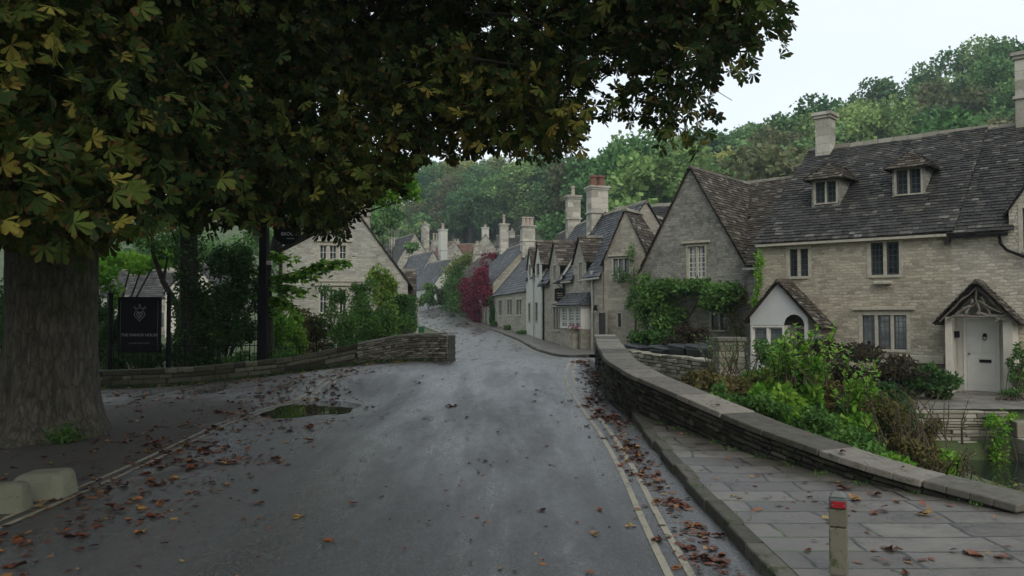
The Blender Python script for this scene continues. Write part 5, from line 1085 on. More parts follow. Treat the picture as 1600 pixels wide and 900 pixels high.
climber('crimson_creeper', 'crimson creeper draping the cottage front and up onto its roof', fc6, [(728, 450, 11, 14), (740, 470, 13, 20), (753, 450, 12, 18), (745, 490, 8, 12), (763, 460, 7, 16), (755, 430, 8, 12), (733, 475, 9, 14)], 8500, .24, M['leaf_creeper'], seed=9, stems=[((743, 505), (745, 470)), ((757, 508), (757, 470)), ((730, 502), (732, 470))], hmax=.35)
# the creeper tongue that lies on the roof slope
def roof_patch(parent, fr, ze, zr, D, specs, n, leaf, m, seed):
    r_ = np.random.default_rng(seed); sl = (zr - ze) / (D / 2); P = []
    for (u, v, ru, rv), c in zip(specs, [int(n / len(specs))] * len(specs)):
        for _ in range(c):
            t = r_.uniform(0, 6.28); q = math.sqrt(r_.random()); uu, vv = u + math.cos(t) * ru * q, v + math.sin(t) * rv * q; lo = None
            rr_ = ray(uu, vv); n3 = np.array([fr.o[0] * sl, fr.o[1] * sl, 1.0]); p0 = np.array(fr.P(0, 0, ze)); tt = ((p0 - (0, 0, CZ)) @ n3) / (rr_ @ n3); P.append(np.array((0, 0, CZ)) + rr_ * tt + (0, 0, abs(r_.normal()) * .15 + .05))
    return leaf_mesh('roof_foliage', np.array(P), leaf, m, parent, r_=r_, wid=.7)
cc = [o for o in bpy.data.objects if o.name.startswith('crimson_creeper')][0]
roof_patch(cc, fc6, 4.9, 8.5, 6.6, [(757, 425, 6, 18), (762, 404, 9, 4), (752, 410, 4, 9), (770, 404, 6, 3), (745, 440, 8, 6)], 2600, .24, M['leaf_creeper'], 3)
climber('vine', 'yellow-green vine covering the cottage left of the crimson creeper', fc7, [(708, 440, 8, 22), (714, 470, 9, 22), (704, 465, 8, 20), (722, 430, 9, 16), (728, 470, 6, 20), (716, 450, 9, 20)], 6500, .26, M['leaf_mid'], seed=10, cat='climbing plant', hmax=.5)
climber('vine', 'yellowing vine on the roof edge above the green one', fc7, [(716, 418, 10, 9), (726, 412, 10, 6), (735, 402, 6, 6)], 1600, .26, M['leaf_vine'], seed=11, cat='climbing plant', hmax=.6)
shrub_px('bush', 'small shrub on the pale far cottage beside the bin', 'bush', [(665, 470, 92, 12, 14), (672, 450, 93, 10, 8)], 1100, .3, M['leaf_mid'])
shrub_px('bush', 'green weeds along the wall foot under the three small windows', 'bush', [(775, 506, 68, 10, 4), (795, 512, 62, 12, 4), (815, 520, 56, 10, 4)], 1300, .13, M['leaf_mid'])
shrub_px('bush', 'small dark bush at the right end of the crimson creeper', 'bush', [(768, 478, 69, 5, 16)], 700, .2, M['leaf_dark'])
# left garden
gard = [
 ('ivy_tree', 'ivy-smothered tree between the hotel sign and the black lamp post', 'tree', [(345, 470, 27, 48, 60), (350, 420, 27.5, 52, 50), (385, 440, 27, 36, 60), (320, 530, 26.5, 40, 50), (370, 520, 26.6, 40, 46)], 16000, .13, 'leaf_dark', 'leaf'),
 ('bush', 'bright green rounded bush right of the black lamp post', 'bush', [(440, 515, 27, 30, 38), (460, 505, 27.5, 18, 22)], 4200, .12, 'leaf_bright', 0),
 ('bush', 'russet and olive hedge below the garden house', 'bush', [(490, 505, 30, 40, 22), (470, 495, 31, 25, 18)], 3000, .12, 'leaf_brown', 0),
 ('bush', 'large tangled grey-green bush by the finial gate pier', 'bush', [(570, 480, 28, 36, 36), (545, 510, 27, 36, 30), (600, 500, 28, 28, 32), (520, 470, 30, 28, 28), (565, 450, 29, 26, 24)], 7000, .11, 'leaf_mid', 0),
 ('bush', 'lime green robinia bush in front of the garden house roof edge', 'bush', [(598, 440, 33, 24, 30), (590, 465, 33, 26, 22), (612, 450, 33, 12, 18)], 3400, .15, 'leaf_lime', 0),
 ('bush', 'weeds at the hedge foot beside the stone outbuilding', 'bush', [(640, 508, 33, 10, 10), (630, 500, 33, 10, 12)], 900, .11, 'leaf_mid', 0),
 ('bush', 'dark yew bush at the left end of the railings', 'bush', [(180, 520, 27, 26, 45), (155, 500, 28, 26, 50)], 4000, .12, 'leaf_dark', 0),
 ('bush', 'low dark laurel hedge behind the railings under the sign', 'bush', [(230, 560, 26.5, 50, 26), (300, 560, 26.5, 50, 26), (200, 540, 27, 40, 30)], 5000, .12, 'leaf_dark', 0),
 ('bush', 'small conical yew left of the hotel sign', 'bush', [(165, 520, 31, 16, 32), (165, 495, 31, 9, 22)], 1800, .11, 'leaf_dark', 0),
 ('bush', 'bright shrub seen behind the railings right of the ivy trunk', 'bush', [(320, 545, 29, 30, 22), (400, 560, 25.6, 40, 20), (440, 560, 25.6, 40, 14)], 3600, .11, 'leaf_mid', 0),
 ('sycamore', 'young sycamore with bright leaves behind the chestnut trunk', 'tree', [(165, 425, 30, 34, 26), (215, 410, 31, 46, 22), (265, 405, 31, 44, 24), (180, 470, 30, 12, 30)], 3600, .17, 'leaf_bright', 'leaf'),
 ('broadleaf_tree', 'dark tree far left behind the chestnut trunk', 'tree', [(-30, 430, 30, 60, 120), (20, 500, 27, 40, 100), (60, 380, 32, 60, 60), (-40, 560, 25, 50, 40)], 9000, .18, 'leaf_dark', 'leaf'),
 ('broadleaf_tree', 'tree behind the distant cottage with two red pots', 'tree', [(240, 400, 70, 80, 40), (140, 390, 70, 60, 50), (330, 400, 70, 60, 60), (420, 380, 75, 60, 50)], 9000, .35, 'leaf_mid', 'leaf'),
 ('broadleaf_tree', 'green tree behind the garden house chimney', 'tree', [(610, 345, 75, 30, 22), (560, 350, 78, 40, 30), (640, 385, 90, 16, 10)], 4200, .38, 'hill_a', 'leaf'),
 ('broadleaf_tree', 'dark round tree on the meadow edge above the far gable', 'tree', [(600, 385, 140, 26, 18), (650, 358, 150, 22, 16)], 3600, .5, 'hill_a', 'leaf'),
 ('broadleaf_tree', 'tall tree behind the garden, hidden by the canopy', 'tree', [(470, 300, 60, 60, 70), (400, 330, 58, 50, 60)], 7000, .35, 'leaf_dark', 'leaf')]
for nm, lb, ct, sp, n, lf, m_, kd in gard:
    cx = at(sp[0][0], 500, sp[0][2]); shrub_px(nm, lb, ct, sp, n, lf, M[m_], stems=26 if kd == 0 else 5, crown='foliage' if kd == 0 else 'crown', stem_m='stem' if kd == 0 else 'bark_dark', sr=.014 if kd == 0 else .07, base=(cx[0], cx[1], float(T(cx[0], cx[1]))))
def ivy_trunk():
    r_ = np.random.default_rng(8); b = at(293, 570, 26.2); root = empty('ivy_trunk_tree', (b[0], b[1], 0), 'dark ivy-wrapped tree trunk just right of the hotel sign', 'tree'); mb = MB(); mb.tube([(b[0], b[1], -.2), (b[0] + .03, b[1], 2), (b[0] - .05, b[1], 5), (b[0], b[1], 9)], [.34, .29, .27, .22], 12, jit=.1)
    for i in range(6): a = i * 1.05; mb.tube([(b[0], b[1], 4.5 + i * .5), (b[0] + 1.5 * math.cos(a), b[1] + 1.5 * math.sin(a), 6 + i * .5), (b[0] + 3.2 * math.cos(a), b[1] + 3.2 * math.sin(a), 7.2 + i * .5)], [.12, .08, .03], 6)
    mb.build('trunk', M['bark_dark'], root); n = 5200; z = r_.uniform(0, 7, n); a = r_.uniform(0, 6.28, n); r = .33 + abs(r_.normal(size=n)) * .09 + .05 * np.sin(z * 3 + a * 2); leaf_mesh('ivy', np.stack([b[0] + np.cos(a) * r, b[1] + np.sin(a) * r, z], 1), .11, M['leaf_dark'], root, r_=r_)
    lb = [(b[0] + 2.8 * math.cos(i * .9), b[1] + 2.4 * math.sin(i * .9), 7.0 + .5 * i % 2.5, 1.9, 1.9, 1.3) for i in range(7)]; P, k = lobes_points(lb, 6000, r_); leaf_mesh('crown', P, .2, M['leaf_dark'], root, clump_vals(P, k, r_), r_=r_)
ivy_trunk()
def bent_tree():
    root = empty('sapling', at(268, 560, 28) * (1, 1, 0), 'thin leaning dark sapling between sign and ivy trunk', 'tree'); mb = MB(); mb.tube([at(285, 560, 28), at(278, 480, 28), at(255, 440, 28), at(240, 400, 28), at(236, 340, 28)], [.12, .11, .1, .08, .05], 8); mb.tube([at(255, 440, 28), at(262, 400, 28)], [.06, .03], 6); mb.build('trunk', M['bark_dark'], root)
    lb = [lobe_px(240, 370, 28, 40, 20), lobe_px(265, 395, 28, 24, 12)]; P, k = lobes_points(lb, 900, rng); leaf_mesh('crown', P, .15, M['leaf_mid'], root, clump_vals(P, k))
bent_tree()
# sprays of the sycamore right of the lamp post
def maple_spray(name, label, trunk_px, specs, leaf=.17, n=420, m='leaf_mid', seed=2, Yt=25.5):
    r_ = np.random.default_rng(seed); root = empty(name, (*at(trunk_px[0][0], 560, Yt)[:2], 0), label, 'tree'); mb = MB(); mb.tube([at(u, v, Yt) for u, v in trunk_px], [.1, .09, .07, .05, .04][:len(trunk_px)], 7); C = []; A = []; B = []
    for (u0, v0, u1, v1, Y0, Y1, w) in specs:
        a, b = at(u0, v0, Y0), at(u1, v1, Y1); mid = (a + b) / 2 + (0, 0, .15); mb.tube([a, mid, b], [.03, .018, .006], 5, cap=False)
        for _ in range(int(n / len(specs))):
            t = r_.uniform(.05, 1.02); q = a * (1 - t) ** 2 + 2 * mid * t * (1 - t) + b * t * t; q = q + r_.normal(size=3) * w * (.3 + .7 * t) * np.array([1, 1, .55]); ax = np.array([r_.normal(), r_.normal() * .4, -.9 + r_.normal() * .5]); ax /= np.linalg.norm(ax); bb = np.cross(ax, (0, 0, 1)); bb /= np.linalg.norm(bb)
            for k_ in (-1, 0, 1):
                C.append(q); an = k_ * .8; A.append(ax * math.cos(an) + bb * math.sin(an)); B.append(bb * math.cos(an) - ax * math.sin(an))
    leaf_mesh('crown', np.array(C), leaf, M[m], root, axis=(np.array(A), np.array(B)), r_=r_, wid=.55, droop=.6); mb.build('trunk', M['bark_dark'], root)
maple_spray('sycamore', 'sycamore with leaf sprays reaching across the garden house front', [(425, 570), (422, 500), (420, 420), (418, 350), (410, 280)],
    [(421, 445, 545, 408, 25.5, 25, .16), (421, 435, 505, 430, 25.5, 24.6, .2), (421, 450, 475, 455, 25.5, 24.6, .15), (470, 425, 530, 412, 25, 24.8, .16), (420, 400, 455, 410, 25.5, 25, .25), (421, 470, 450, 480, 25.5, 25, .2), (420, 500, 440, 450, 25.5, 25.2, .3)], .17, 900, 'leaf_bright')
def lime_top():
    r_ = np.random.default_rng(44); lb = [lobe_px(u, v, Y, a, b) for u, v, Y, a, b in ((600, 300, 27, 34, 24), (635, 292, 27, 20, 20), (535, 280, 28, 34, 30), (620, 262, 28, 34, 20), (500, 300, 28, 60, 40), (650, 305, 27, 8, 8))]
    root = empty('lime_tree', (at(409, 500, 28)[0], 28, 0), 'pale green tree whose fringe shows under the chestnut canopy, above the garden house', 'tree'); P, k = lobes_points(lb, 6500, r_, .3); leaf_mesh('crown', P, .15, M['leaf_bright'], root, clump_vals(P, k, r_), r_=r_, wid=.7)
    b = at(409, 500, 28); mb = MB(); mb.tube([(b[0], 28, 0), (b[0] + .05, 28, 3), (b[0] + .6, 28, 5.5)], [.14, .12, .06], 8)
    for l in lb: mb.tube([(b[0] + .2, 28, 4), ((b[0] + l[0]) / 2, 27.8, 5.2), l[:3]], [.06, .04, .02], 5, cap=False)
    mb.build('trunk', M['bark_dark'], root)
lime_top()
# clipped hedge block
def hedge(label, u0, u1, v0, v1, Y, dp):
    r_ = np.random.default_rng(77); a, b = at(u0, v1, Y), at(u1, v0, Y); n = 9000; F_ = r_.integers(0, 3, n); x = r_.uniform(a[0], b[0], n); y = r_.uniform(Y, Y + dp, n); z = r_.uniform(a[2], b[2], n)
    j = r_.normal(size=n) * .03; y = np.where(F_ == 0, Y + j, y); x = np.where(F_ == 1, np.where(r_.random(n) < .5, a[0], b[0]) + j, x); z = np.where(F_ == 2, b[2] + j, z)
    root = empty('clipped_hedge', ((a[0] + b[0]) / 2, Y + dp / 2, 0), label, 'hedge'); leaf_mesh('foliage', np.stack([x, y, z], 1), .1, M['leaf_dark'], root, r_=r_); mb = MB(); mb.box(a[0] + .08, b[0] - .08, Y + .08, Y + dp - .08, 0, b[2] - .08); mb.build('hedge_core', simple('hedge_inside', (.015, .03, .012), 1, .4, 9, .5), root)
hedge('clipped dark green hedge block beside the stone outbuilding', 608, 636, 463, 520, 35, 3.5)
# ---------------------------------------------------------------- the horse chestnut
TX, TY = -7.35, 13.3
MASK = [(-500, -700), (1290, -700), (1240, -60), (1226, 0), (1234, 28), (1222, 88), (1206, 62), (1182, 70), (1188, 118), (1170, 126), (1132, 98), (1112, 92), (1116, 130), (1108, 160), (1122, 190), (1108, 214), (1094, 240), (1042, 238), (1020, 208), (985, 200), (944, 186), (940, 152), (962, 138), (985, 120), (962, 112), (935, 122), (922, 135), (926, 185), (914, 212), (908, 242), (845, 250), (800, 242), (760, 236), (705, 252), (690, 238), (655, 246), (640, 268), (622, 292), (598, 306), (578, 314), (556, 330), (550, 352), (540, 372), (522, 376), (505, 368), (488, 376), (474, 356), (450, 350), (428, 352), (410, 362), (380, 352), (330, 372), (250, 352), (170, 378), (150, 402), (110, 408), (80, 384), (40, 398), (0, 370), (-500, 380)]
def in_mask(u, v, poly=MASK):
    P = np.array(poly, float); ins = np.zeros(len(u), bool); j = len(P) - 1
    for i in range(len(P)):
        xi, yi = P[i]; xj, yj = P[j]; c = ((yi > v) != (yj > v)) & (u < (xj - xi) * (v - yi) / (yj - yi + 1e-9) + xi); ins ^= c; j = i
    return ins
def palmate(C, N_, size, r_, full=True):
    """C: centres, N_: direction in which the leaf hangs; returns V, Q, UV, count of faces per leaf"""
    n = len(C); nl = 6
    out_ = N_ / np.linalg.norm(N_, axis=1, keepdims=True); s = np.cross(out_, r_.normal(size=(n, 3))); s /= np.linalg.norm(s, axis=1, keepdims=True); up = np.cross(out_, s)
    Vs = []; uv = []
    angs = np.radians([-100, -62, -25, 12, 50, 90]); lens = np.array([.55, .8, 1.0, .98, .82, .6])
    prof = [(0, 0), (.42, .11), (.76, .185), (1.0, 0), (.76, -.185), (.42, -.11)] if full else [(0, 0), (.7, .22), (1.0, 0), (.7, -.22)]
    for a, l in zip(angs, lens):
        aj = a + r_.normal(size=n) * .12; lj = (l * size * r_.uniform(.85, 1.15, n))[:, None]; D = out_ * np.cos(aj)[:, None] + s * np.sin(aj)[:, None]; Wv = -out_ * np.sin(aj)[:, None] + s * np.cos(aj)[:, None]; dr = r_.uniform(.05, .6, n)[:, None]; cu = r_.uniform(.0, .9, n)[:, None]
        for (x, w) in prof:
            Vs.append(C + D * lj * x * (1 - .15 * dr * x) + Wv * lj * w - up * (lj * (dr * x * x * .6 + cu * abs(w)))); uv.append((x, w))
    k = len(prof); V = np.stack(Vs, 1).reshape(-1, 3); base = (np.arange(n)[:, None] * nl + np.arange(nl)[None]).ravel() * k
    if full: q = np.array([[0, 1, 2, 3], [0, 3, 4, 5]])
    else: q = np.array([[0, 1, 2, 3]])
    Q = (base[:, None, None] + q[None]).reshape(-1, 4); tuv = np.array(prof); UV = np.tile(tuv[q].reshape(-1, 2), (n * nl, 1)); return V, Q, UV, nl * len(q)
def chestnut():
    r_ = np.random.default_rng(5); C = []; vals = []; hang = []; depth = []
    def add_cluster(c, n, rad, tone):
        d = r_.normal(size=(n, 3)) * rad * (1, 1, .62); p = c + d; C.append(p); vals.append(np.clip(tone + r_.normal(size=n) * .16, 0, 1)); o = d + (0, 0, -rad * .7) + r_.normal(size=(n, 3)) * rad * .5; hang.append(o)
    # clusters seen from below: dense shell of the crown between 4.5 m and 22 m
    cl = []
    tries = 0
    while len(cl) < 2450 and tries < 90000:
        tries += 1; u = r_.uniform(-330, 1260); v = r_.uniform(-260, 420); y0 = np.interp(u, [-300, 100, 260, 420, 700, 900, 1250], [4.6, 5.4, 7.5, 9, 9.5, 8.2, 7.6]); y1 = np.interp(u, [-300, 400, 700, 900, 1250], [20, 21, 19, 15, 10.5]); Y = y0 + (y1 - y0) * r_.random() ** 1.25
        p = at(u, v, Y); rr = math.hypot(p[0] - TX, p[1] - TY)
        if rr > 12.3 or p[2] > 15 * math.sqrt(max(0, 1 - (rr / 12.6) ** 2)) + 3.3: continue
        rad = .42; pr = rad * F / Y * .55
        pts_u = np.array([u, u + pr, u - pr, u, u]); pts_v = np.array([v, v, v, v + pr * .9, v - pr * .5])
        if not in_mask(pts_u, np.maximum(pts_v, -600)).all(): continue
        if u > 880 and r_.random() < .3: continue
        cl.append((p, u, v, Y))
    for p, u, v, Y in cl: add_cluster(p, int(r_.integers(18, 32)), .37, r_.uniform(.45, .95) if ((u < 170 and v > 170) or (u < 140 and v < 90)) else (r_.uniform(.2, .95) if (u > 480 and v > 140) else r_.uniform(.0, .7)))  # left-edge clusters toned lighter: open-sky light painted into leaf colour
    # world space roof of the crown above the picture (keeps the sky off the underside)
    for _ in range(2300):
        a = r_.uniform(0, 6.28); q = math.sqrt(r_.random()) * 11.8; x, y = TX + q * math.cos(a), TY + q * math.sin(a); z = 3.6 + 13.5 * math.sqrt(max(0, 1 - (q / 12.2) ** 2)) * r_.uniform(.5, 1.0); 
        uu, vv = proj((x, y, z))
        if y > .8 and vv > -40: continue
        add_cluster(np.array([x, y, z]), 15, .62, r_.random())
    nC = len(cl); C = np.concatenate(C); vals = np.concatenate(vals); hang = np.concatenate(hang); u, v = proj(C); jit = r_.normal(size=(2, len(C))) * 4
    vis = (C[:, 1] > .8) & (v > -60); ok = ~vis | in_mask(u + jit[0], v + jit[1]); dist = np.linalg.norm(C - (0, 0, CZ), axis=1); ok &= dist > 3.6
    C, vals, hang, dist, vis = C[ok], vals[ok], hang[ok], dist[ok], vis[ok]
    root = empty('horse_chestnut', (TX, TY, 0), 'huge horse chestnut with browning leaves overhanging the road from the left', 'tree')
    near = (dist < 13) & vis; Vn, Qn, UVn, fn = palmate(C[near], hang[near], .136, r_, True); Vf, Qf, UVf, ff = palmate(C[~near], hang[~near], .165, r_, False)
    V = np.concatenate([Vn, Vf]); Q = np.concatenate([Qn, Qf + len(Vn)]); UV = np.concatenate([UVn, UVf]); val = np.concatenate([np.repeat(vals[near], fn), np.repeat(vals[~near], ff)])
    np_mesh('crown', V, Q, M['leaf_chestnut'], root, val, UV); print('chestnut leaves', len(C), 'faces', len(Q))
    # trunk with root flare, limbs and hanging twigs
    from mathutils import noise as mn
    n = 150; zs = np.concatenate([[-.3, -.1], np.arange(0, 4.9, .06)]); V = []; ph = r_.uniform(0, 6.28, 8)
    kz = [-.3, 0, .15, .4, .8, 1.4, 2.2, 3.0, 3.9, 4.8]; kr = [1.32, 1.06, .90, .78, .70, .655, .635, .65, .74, .6]
    for z in zs:
        q = float(np.interp(z, kz, kr))
        for k in range(n):
            a = 2 * math.pi * k / n; fl = max(0, 1 - max(z, 0) / 1.3); w = 1 + .04 * math.sin(3 * a + ph[0] + z * .25) + .025 * math.sin(7 * a + ph[1] + z * .5) + fl * .13 * math.sin(5 * a + ph[2] + .4 * z) + fl * .05 * math.sin(9 * a + ph[3])
            d = mn.fractal(Vector((math.cos(a) * 5, math.sin(a) * 5, z * 1.1)), .9, 2.1, 5) * .022 + abs(mn.noise(Vector((math.cos(a) * 16, math.sin(a) * 16, z * 2.6)))) * .022
            V.append((TX + math.cos(a) * (q * w + d) + .03 * math.sin(z), TY + math.sin(a) * (q * w + d), z))
    mb = MB(); mb.v = V
    for i in range(len(zs) - 1):
        for k in range(n): mb.f.append([i * n + k, i * n + (k + 1) % n, (i + 1) * n + (k + 1) % n, (i + 1) * n + k]); mb.val.append(.5)
    tr = mb.build('trunk', M['bark'], root, smooth=True)
    lm = MB(); tw = MB()
    def free(p): uu, vv = proj(p); return p[1] < .8 or vv < -60 or bool(in_mask(np.array([uu, uu + 12, uu - 12]), np.array([vv, vv + 12, vv + 12])).all())
    for i in range(15):
        a = i * 2.4 + .3; z0 = 3.2 + (i % 5) * .5; R_ = 6.5 + 3 * r_.random(); e = np.array([TX + R_ * math.cos(a), TY + R_ * math.sin(a), 5.0 + 5.5 * r_.random()]); s = np.array([TX + .3 * math.cos(a), TY + .3 * math.sin(a), z0]); pts = [s + (e - s) * t + np.array([0, 0, 1.4 * math.sin(math.pi * t)]) + r_.normal(size=3) * .15 * (0 < t < 1) for t in np.linspace(0, 1, 8)]
        while len(pts) > 3 and not free(pts[-1]): pts.pop()
        lm.tube(pts, np.linspace(.30, .05, 8)[:len(pts)], 8, cap=False)
        for j in range(2, len(pts)):
            for _ in range(3):
                q = pts[j]; e2 = q + np.array([r_.normal() * 1.3, r_.normal() * 1.3, r_.uniform(-1.6, .6)])
                if not free(e2): continue
                lm.tube([q, (q + e2) / 2 + (0, 0, .2), e2], [.05, .03, .012], 5, cap=False)
    for p, u, v, Y in cl[::3]:
        e = p + r_.normal(size=3) * .2; s = p + np.array([(TX - p[0]) * .12, (TY - p[1]) * .12, .7]); tw.tube([s, (s + e) / 2 + (0, 0, .1), e], [.014, .009, .004], 4, cap=False)
    lm.build('limb', M['bark_dark'], root); props(tw.build('twigs', M['bark_dark'], root), kind='stuff')
    moss = r_.normal(size=(700, 3)) * (.12, .12, .10) + at(100, 688, 12.55); moss = moss[moss[:, 2] > .02]; props(leaf_mesh('base_sprout', moss, .06, M['leaf_mid'], root, r_=r_), kind='stuff')
chestnut()

shrub('broadleaf_tree', 'big tree added for shade on the left behind the camera, outside the picture', 'tree', [(-13, -7, 8, 7, 6, 5), (-9, -11, 7, 5, 5, 4.5), (-17, -1, 7, 5, 5, 5)], 9000, .45, M['leaf_dark'], stems=8, crown='crown', stem_m='bark_dark', sr=.25, base=(-13, -7, 0))  # out-of-view tree added to cut ambient light from the left
shrub('broadleaf_tree', 'second big tree added for shade far left of the camera, outside the picture', 'tree', [(-21, 6, 7, 5, 6, 6), (-23, 14, 7, 5, 6, 6), (-20, 20, 6, 4, 4, 5)], 9000, .45, M['leaf_dark'], stems=8, crown='crown', stem_m='bark_dark', sr=.25, base=(-21, 9, 0))  # also added unseen, to keep side light off the parapet face
# ---------------------------------------------------------------- small things
def text(body, fr, s, h, z, size, m, parent, name='lettering', align='CENTER', depth=.002, sp=1.0):
    c = bpy.data.curves.new(name, 'FONT'); c.body = body; c.size = size; c.extrude = depth; c.align_x = align; c.space_character = sp; c.materials.append(m)
    o = bpy.data.objects.new(name, c); COL.objects.link(o); o.parent = parent; p = np.array(fr.P(s, h, z)) - world_origin(parent); bpy.context.view_layer.update(); me = bpy.data.meshes.new_from_object(o.evaluated_get(bpy.context.evaluated_depsgraph_get())); bpy.data.objects.remove(o); o = bpy.data.objects.new(name, me); COL.objects.link(o); o.parent = parent; o.location = tuple(p); o.rotation_euler = (math.pi / 2, 0, math.atan2(fr.d[1], fr.d[0])); return o
gold = simple('pale_grey_lettering', (.32, .33, .33), .5, .05, 4, 0)
# hotel sign
Ys = 24.6; fsn = Fr((at(219, 500, Ys)[0], Ys), (1, 0)); r = empty('hotel_sign', (fsn.O[0], Ys, 0), 'black hotel sign with pale crest hung between two black posts behind the low wall', 'sign')
zz = lambda v: at(219, v, Ys)[2]; k = Ys / F
mb = MB(); fsn.box(mb, -34 * k, 33 * k, -.03, .03, zz(551), zz(464)); b = mb.build('sign_board', M['metal_black'], r, bevel=.008)
mb = MB()
for a0, a1, v0, v1 in ((-34, 33, 464, 465.6), (-34, 33, 549.6, 551), (-34, -32.6, 465.7, 549.5), (31.6, 33, 465.7, 549.5)): fsn.box(mb, a0 * k, a1 * k, -.045, -.031, zz(v1), zz(v0))
mb.build('board_frame', M['metal_black'], b)
mb = MB(); fsn.box(mb, -30 * k, -29.8 * k, -.034, -.031, zz(546), zz(470)); fsn.box(mb, 28 * k, 28.2 * k, -.034, -.031, zz(546), zz(470)); mb.build('border_line', gold, b)
text('THE MANOR HOUSE', fsn, 0, -.034, zz(525.5), 6.2 * k, gold, b); text('A LUXURY COUNTRY HOTEL', fsn, 0, -.034, zz(537), 2.4 * k, gold, b)
mb = MB()
def crest(pts, w=.35, closed=False):
    P = [fsn.P(x * k, -.04, zz(y)) for x, y in pts]; 
    if closed: P.append(P[0])
    mb.tube(P, w * k, 5)
hs = lambda c, cy, sc: [(c + sc * 16 * math.sin(t) ** 3 / 16, cy - sc * (13 * math.cos(t) - 5 * math.cos(2 * t) - 2 * math.cos(3 * t) - math.cos(4 * t)) / 16) for t in np.linspace(0, 2 * math.pi, 22)]
crest(hs(0, 493, 8.5)); crest(hs(0, 492, 5)); crest([(-2.5, 490), (0, 494), (2.5, 490)], .4); crest([(-2, 494), (0, 497), (2, 494)], .4)
crest([(-6, 485), (-7, 480.5), (-3.2, 483), (0, 478.5), (3.2, 483), (7, 480.5), (6, 485)], .45); crest([(0, 478.5), (-1, 476.5), (0, 475), (1, 476.5), (0, 478.5)], .35); crest([(-8, 479), (-9, 481)], .5); crest([(8, 479), (9, 481)], .5)
mb.build('crest', gold, b)
for u in (173, 264):
    x = (u - 800) / F * Ys; mb = MB(); mb.tube([(x, Ys, 0), (x, Ys, zz(462))], .065, 10); mb.tube([(x, Ys, zz(462)), (x, Ys, zz(461)), (x, Ys, zz(458)), (x, Ys, zz(454.5))], [.04, .08, .08, .02], 10); mb.build('post', M['metal_black'], r)
mb = MB(); xa, xb = (173 - 800) * k, (264 - 800) * k; mb.tube([(xa, Ys, zz(467)), (fsn.O[0] - 33 * k, Ys, zz(467))], .012, 6); mb.tube([(fsn.O[0] + 33 * k, Ys, zz(467)), (xb, Ys, zz(467))], .012, 6); mb.tube([(xa, Ys, zz(547)), (fsn.O[0] - 33 * k, Ys, zz(547))], .012, 6); mb.tube([(fsn.O[0] + 33 * k, Ys, zz(547)), (xb, Ys, zz(547))], .012, 6); mb.build('bracket', M['metal_black'], r)
# lamp post with the round sign
Yp = 24.4; x0, x1 = at(409.5, 560, Yp)[0], at(413, 350, Yp)[0]; r = empty('lamp_post', (x0, Yp, 0), 'tall thick black post rising behind the wall into the chestnut leaves', 'post')
mb = MB(); w = .115; zt = at(413, 300, Yp)[2]
def sqpost(mb, x, y, z0, z1, a, b): mb.hexa([(x - a, y - a, z0), (x + a, y - a, z0), (x + a, y + a, z0), (x - a, y + a, z0), (x - b, y - b, z1), (x + b, y - b, z1), (x + b, y + b, z1), (x - b, y + b, z1)])
xl = (x0 + x1) / 2; sqpost(mb, xl, Yp, 0, at(410, 450, Yp)[2], .135, .13); mb.build('pole', M['metal_black'], r, bevel=.015); mb = MB(); sqpost(mb, xl, Yp, at(410, 450, Yp)[2], zt, .108, .105); sqpost(mb, xl, Yp, zt, zt + .08, .15, .15); mb.build('upper_pole', M['metal_black'], r, bevel=.012)
mb = MB(); q = at(417, 411, Yp); mb.box(q[0], q[0] + .16, Yp - .08, Yp + .04, q[2] - .06, q[2] + .06); mb.build('camera_box', M['metal_grey'], r, bevel=.01)
r = empty('round_sign', at(449, 362, Yp), 'round black hanging sign lettered in white, half hidden by chestnut leaves', 'sign'); fr_ = Fr((at(449, 362, Yp)[0], Yp), (1, 0)); zc = at(449, 362, Yp)[2]; R_ = 21 * Yp / F
mb = MB(); mb.tube([(fr_.O[0], Yp - .04, zc), (fr_.O[0], Yp + .04, zc)], R_, 48); b = mb.build('sign_disc', M['metal_black'], r, bevel=.006)
wh = simple('white_lettering', (.45, .46, .46), .5, .05, 4, 0); text('BROOK', fr_, .06, -.043, at(449, 368, Yp)[2], 7.2 * Yp / F, wh, b); text('T H E', fr_, 0, -.043, at(449, 356, Yp)[2], 4 * Yp / F, wh, b); text('restaurant', fr_, .1, -.043, at(449, 373.5, Yp)[2], 2.8 * Yp / F, wh, b)
mb = MB(); zb_ = zc + R_ + .12; mb.tube([(xl + .11, Yp, zb_), (fr_.O[0] + .3, Yp, zb_)], .02, 6); mb.tube([(fr_.O[0], Yp, zb_), (fr_.O[0], Yp, zc + R_ - .01)], .012, 6); mb.build('bracket', M['metal_black'], r)
# railings
def railings(label, pts, h=.95, z0=lambda x, y: 0, group=None):
    t, C = arc(pts, .13, 3); r = empty('railings', (C[0, 0], C[0, 1], 0), label, 'fence', 'black railings in the left garden'); mb = MB(); rb = MB()
    for i, (x, y) in enumerate(C):
        z = z0(x, y); tall = i % 14 == 0; mb.tube([(x, y, z), (x, y, z + h + (.14 if tall else 0))], .02 if tall else .009, 5)
        if tall: mb.tube([(x, y, z + h + .13), (x, y, z + h + .19), (x, y, z + h + .23)], [.02, .035, .01], 6)
    for zz_ in (.12, h - .1): rb.tube([(x, y, z0(x, y) + zz_) for x, y in C[::3]], .014, 5)
    mb.build('uprights', M['metal_black'], r); rb.build('rails', M['metal_black'], r)
railings('black iron railings behind the low mossy wall, left of the black post', [(-17, 23.6), (-12, 24.2), (-9, 24.6), (-7.5, 24.7)], 1.25)
railings('black iron railings in the garden right of the black post', [(-7.3, 24.9), (-6.2, 26.5), (-5.6, 28.6)], 1.15)
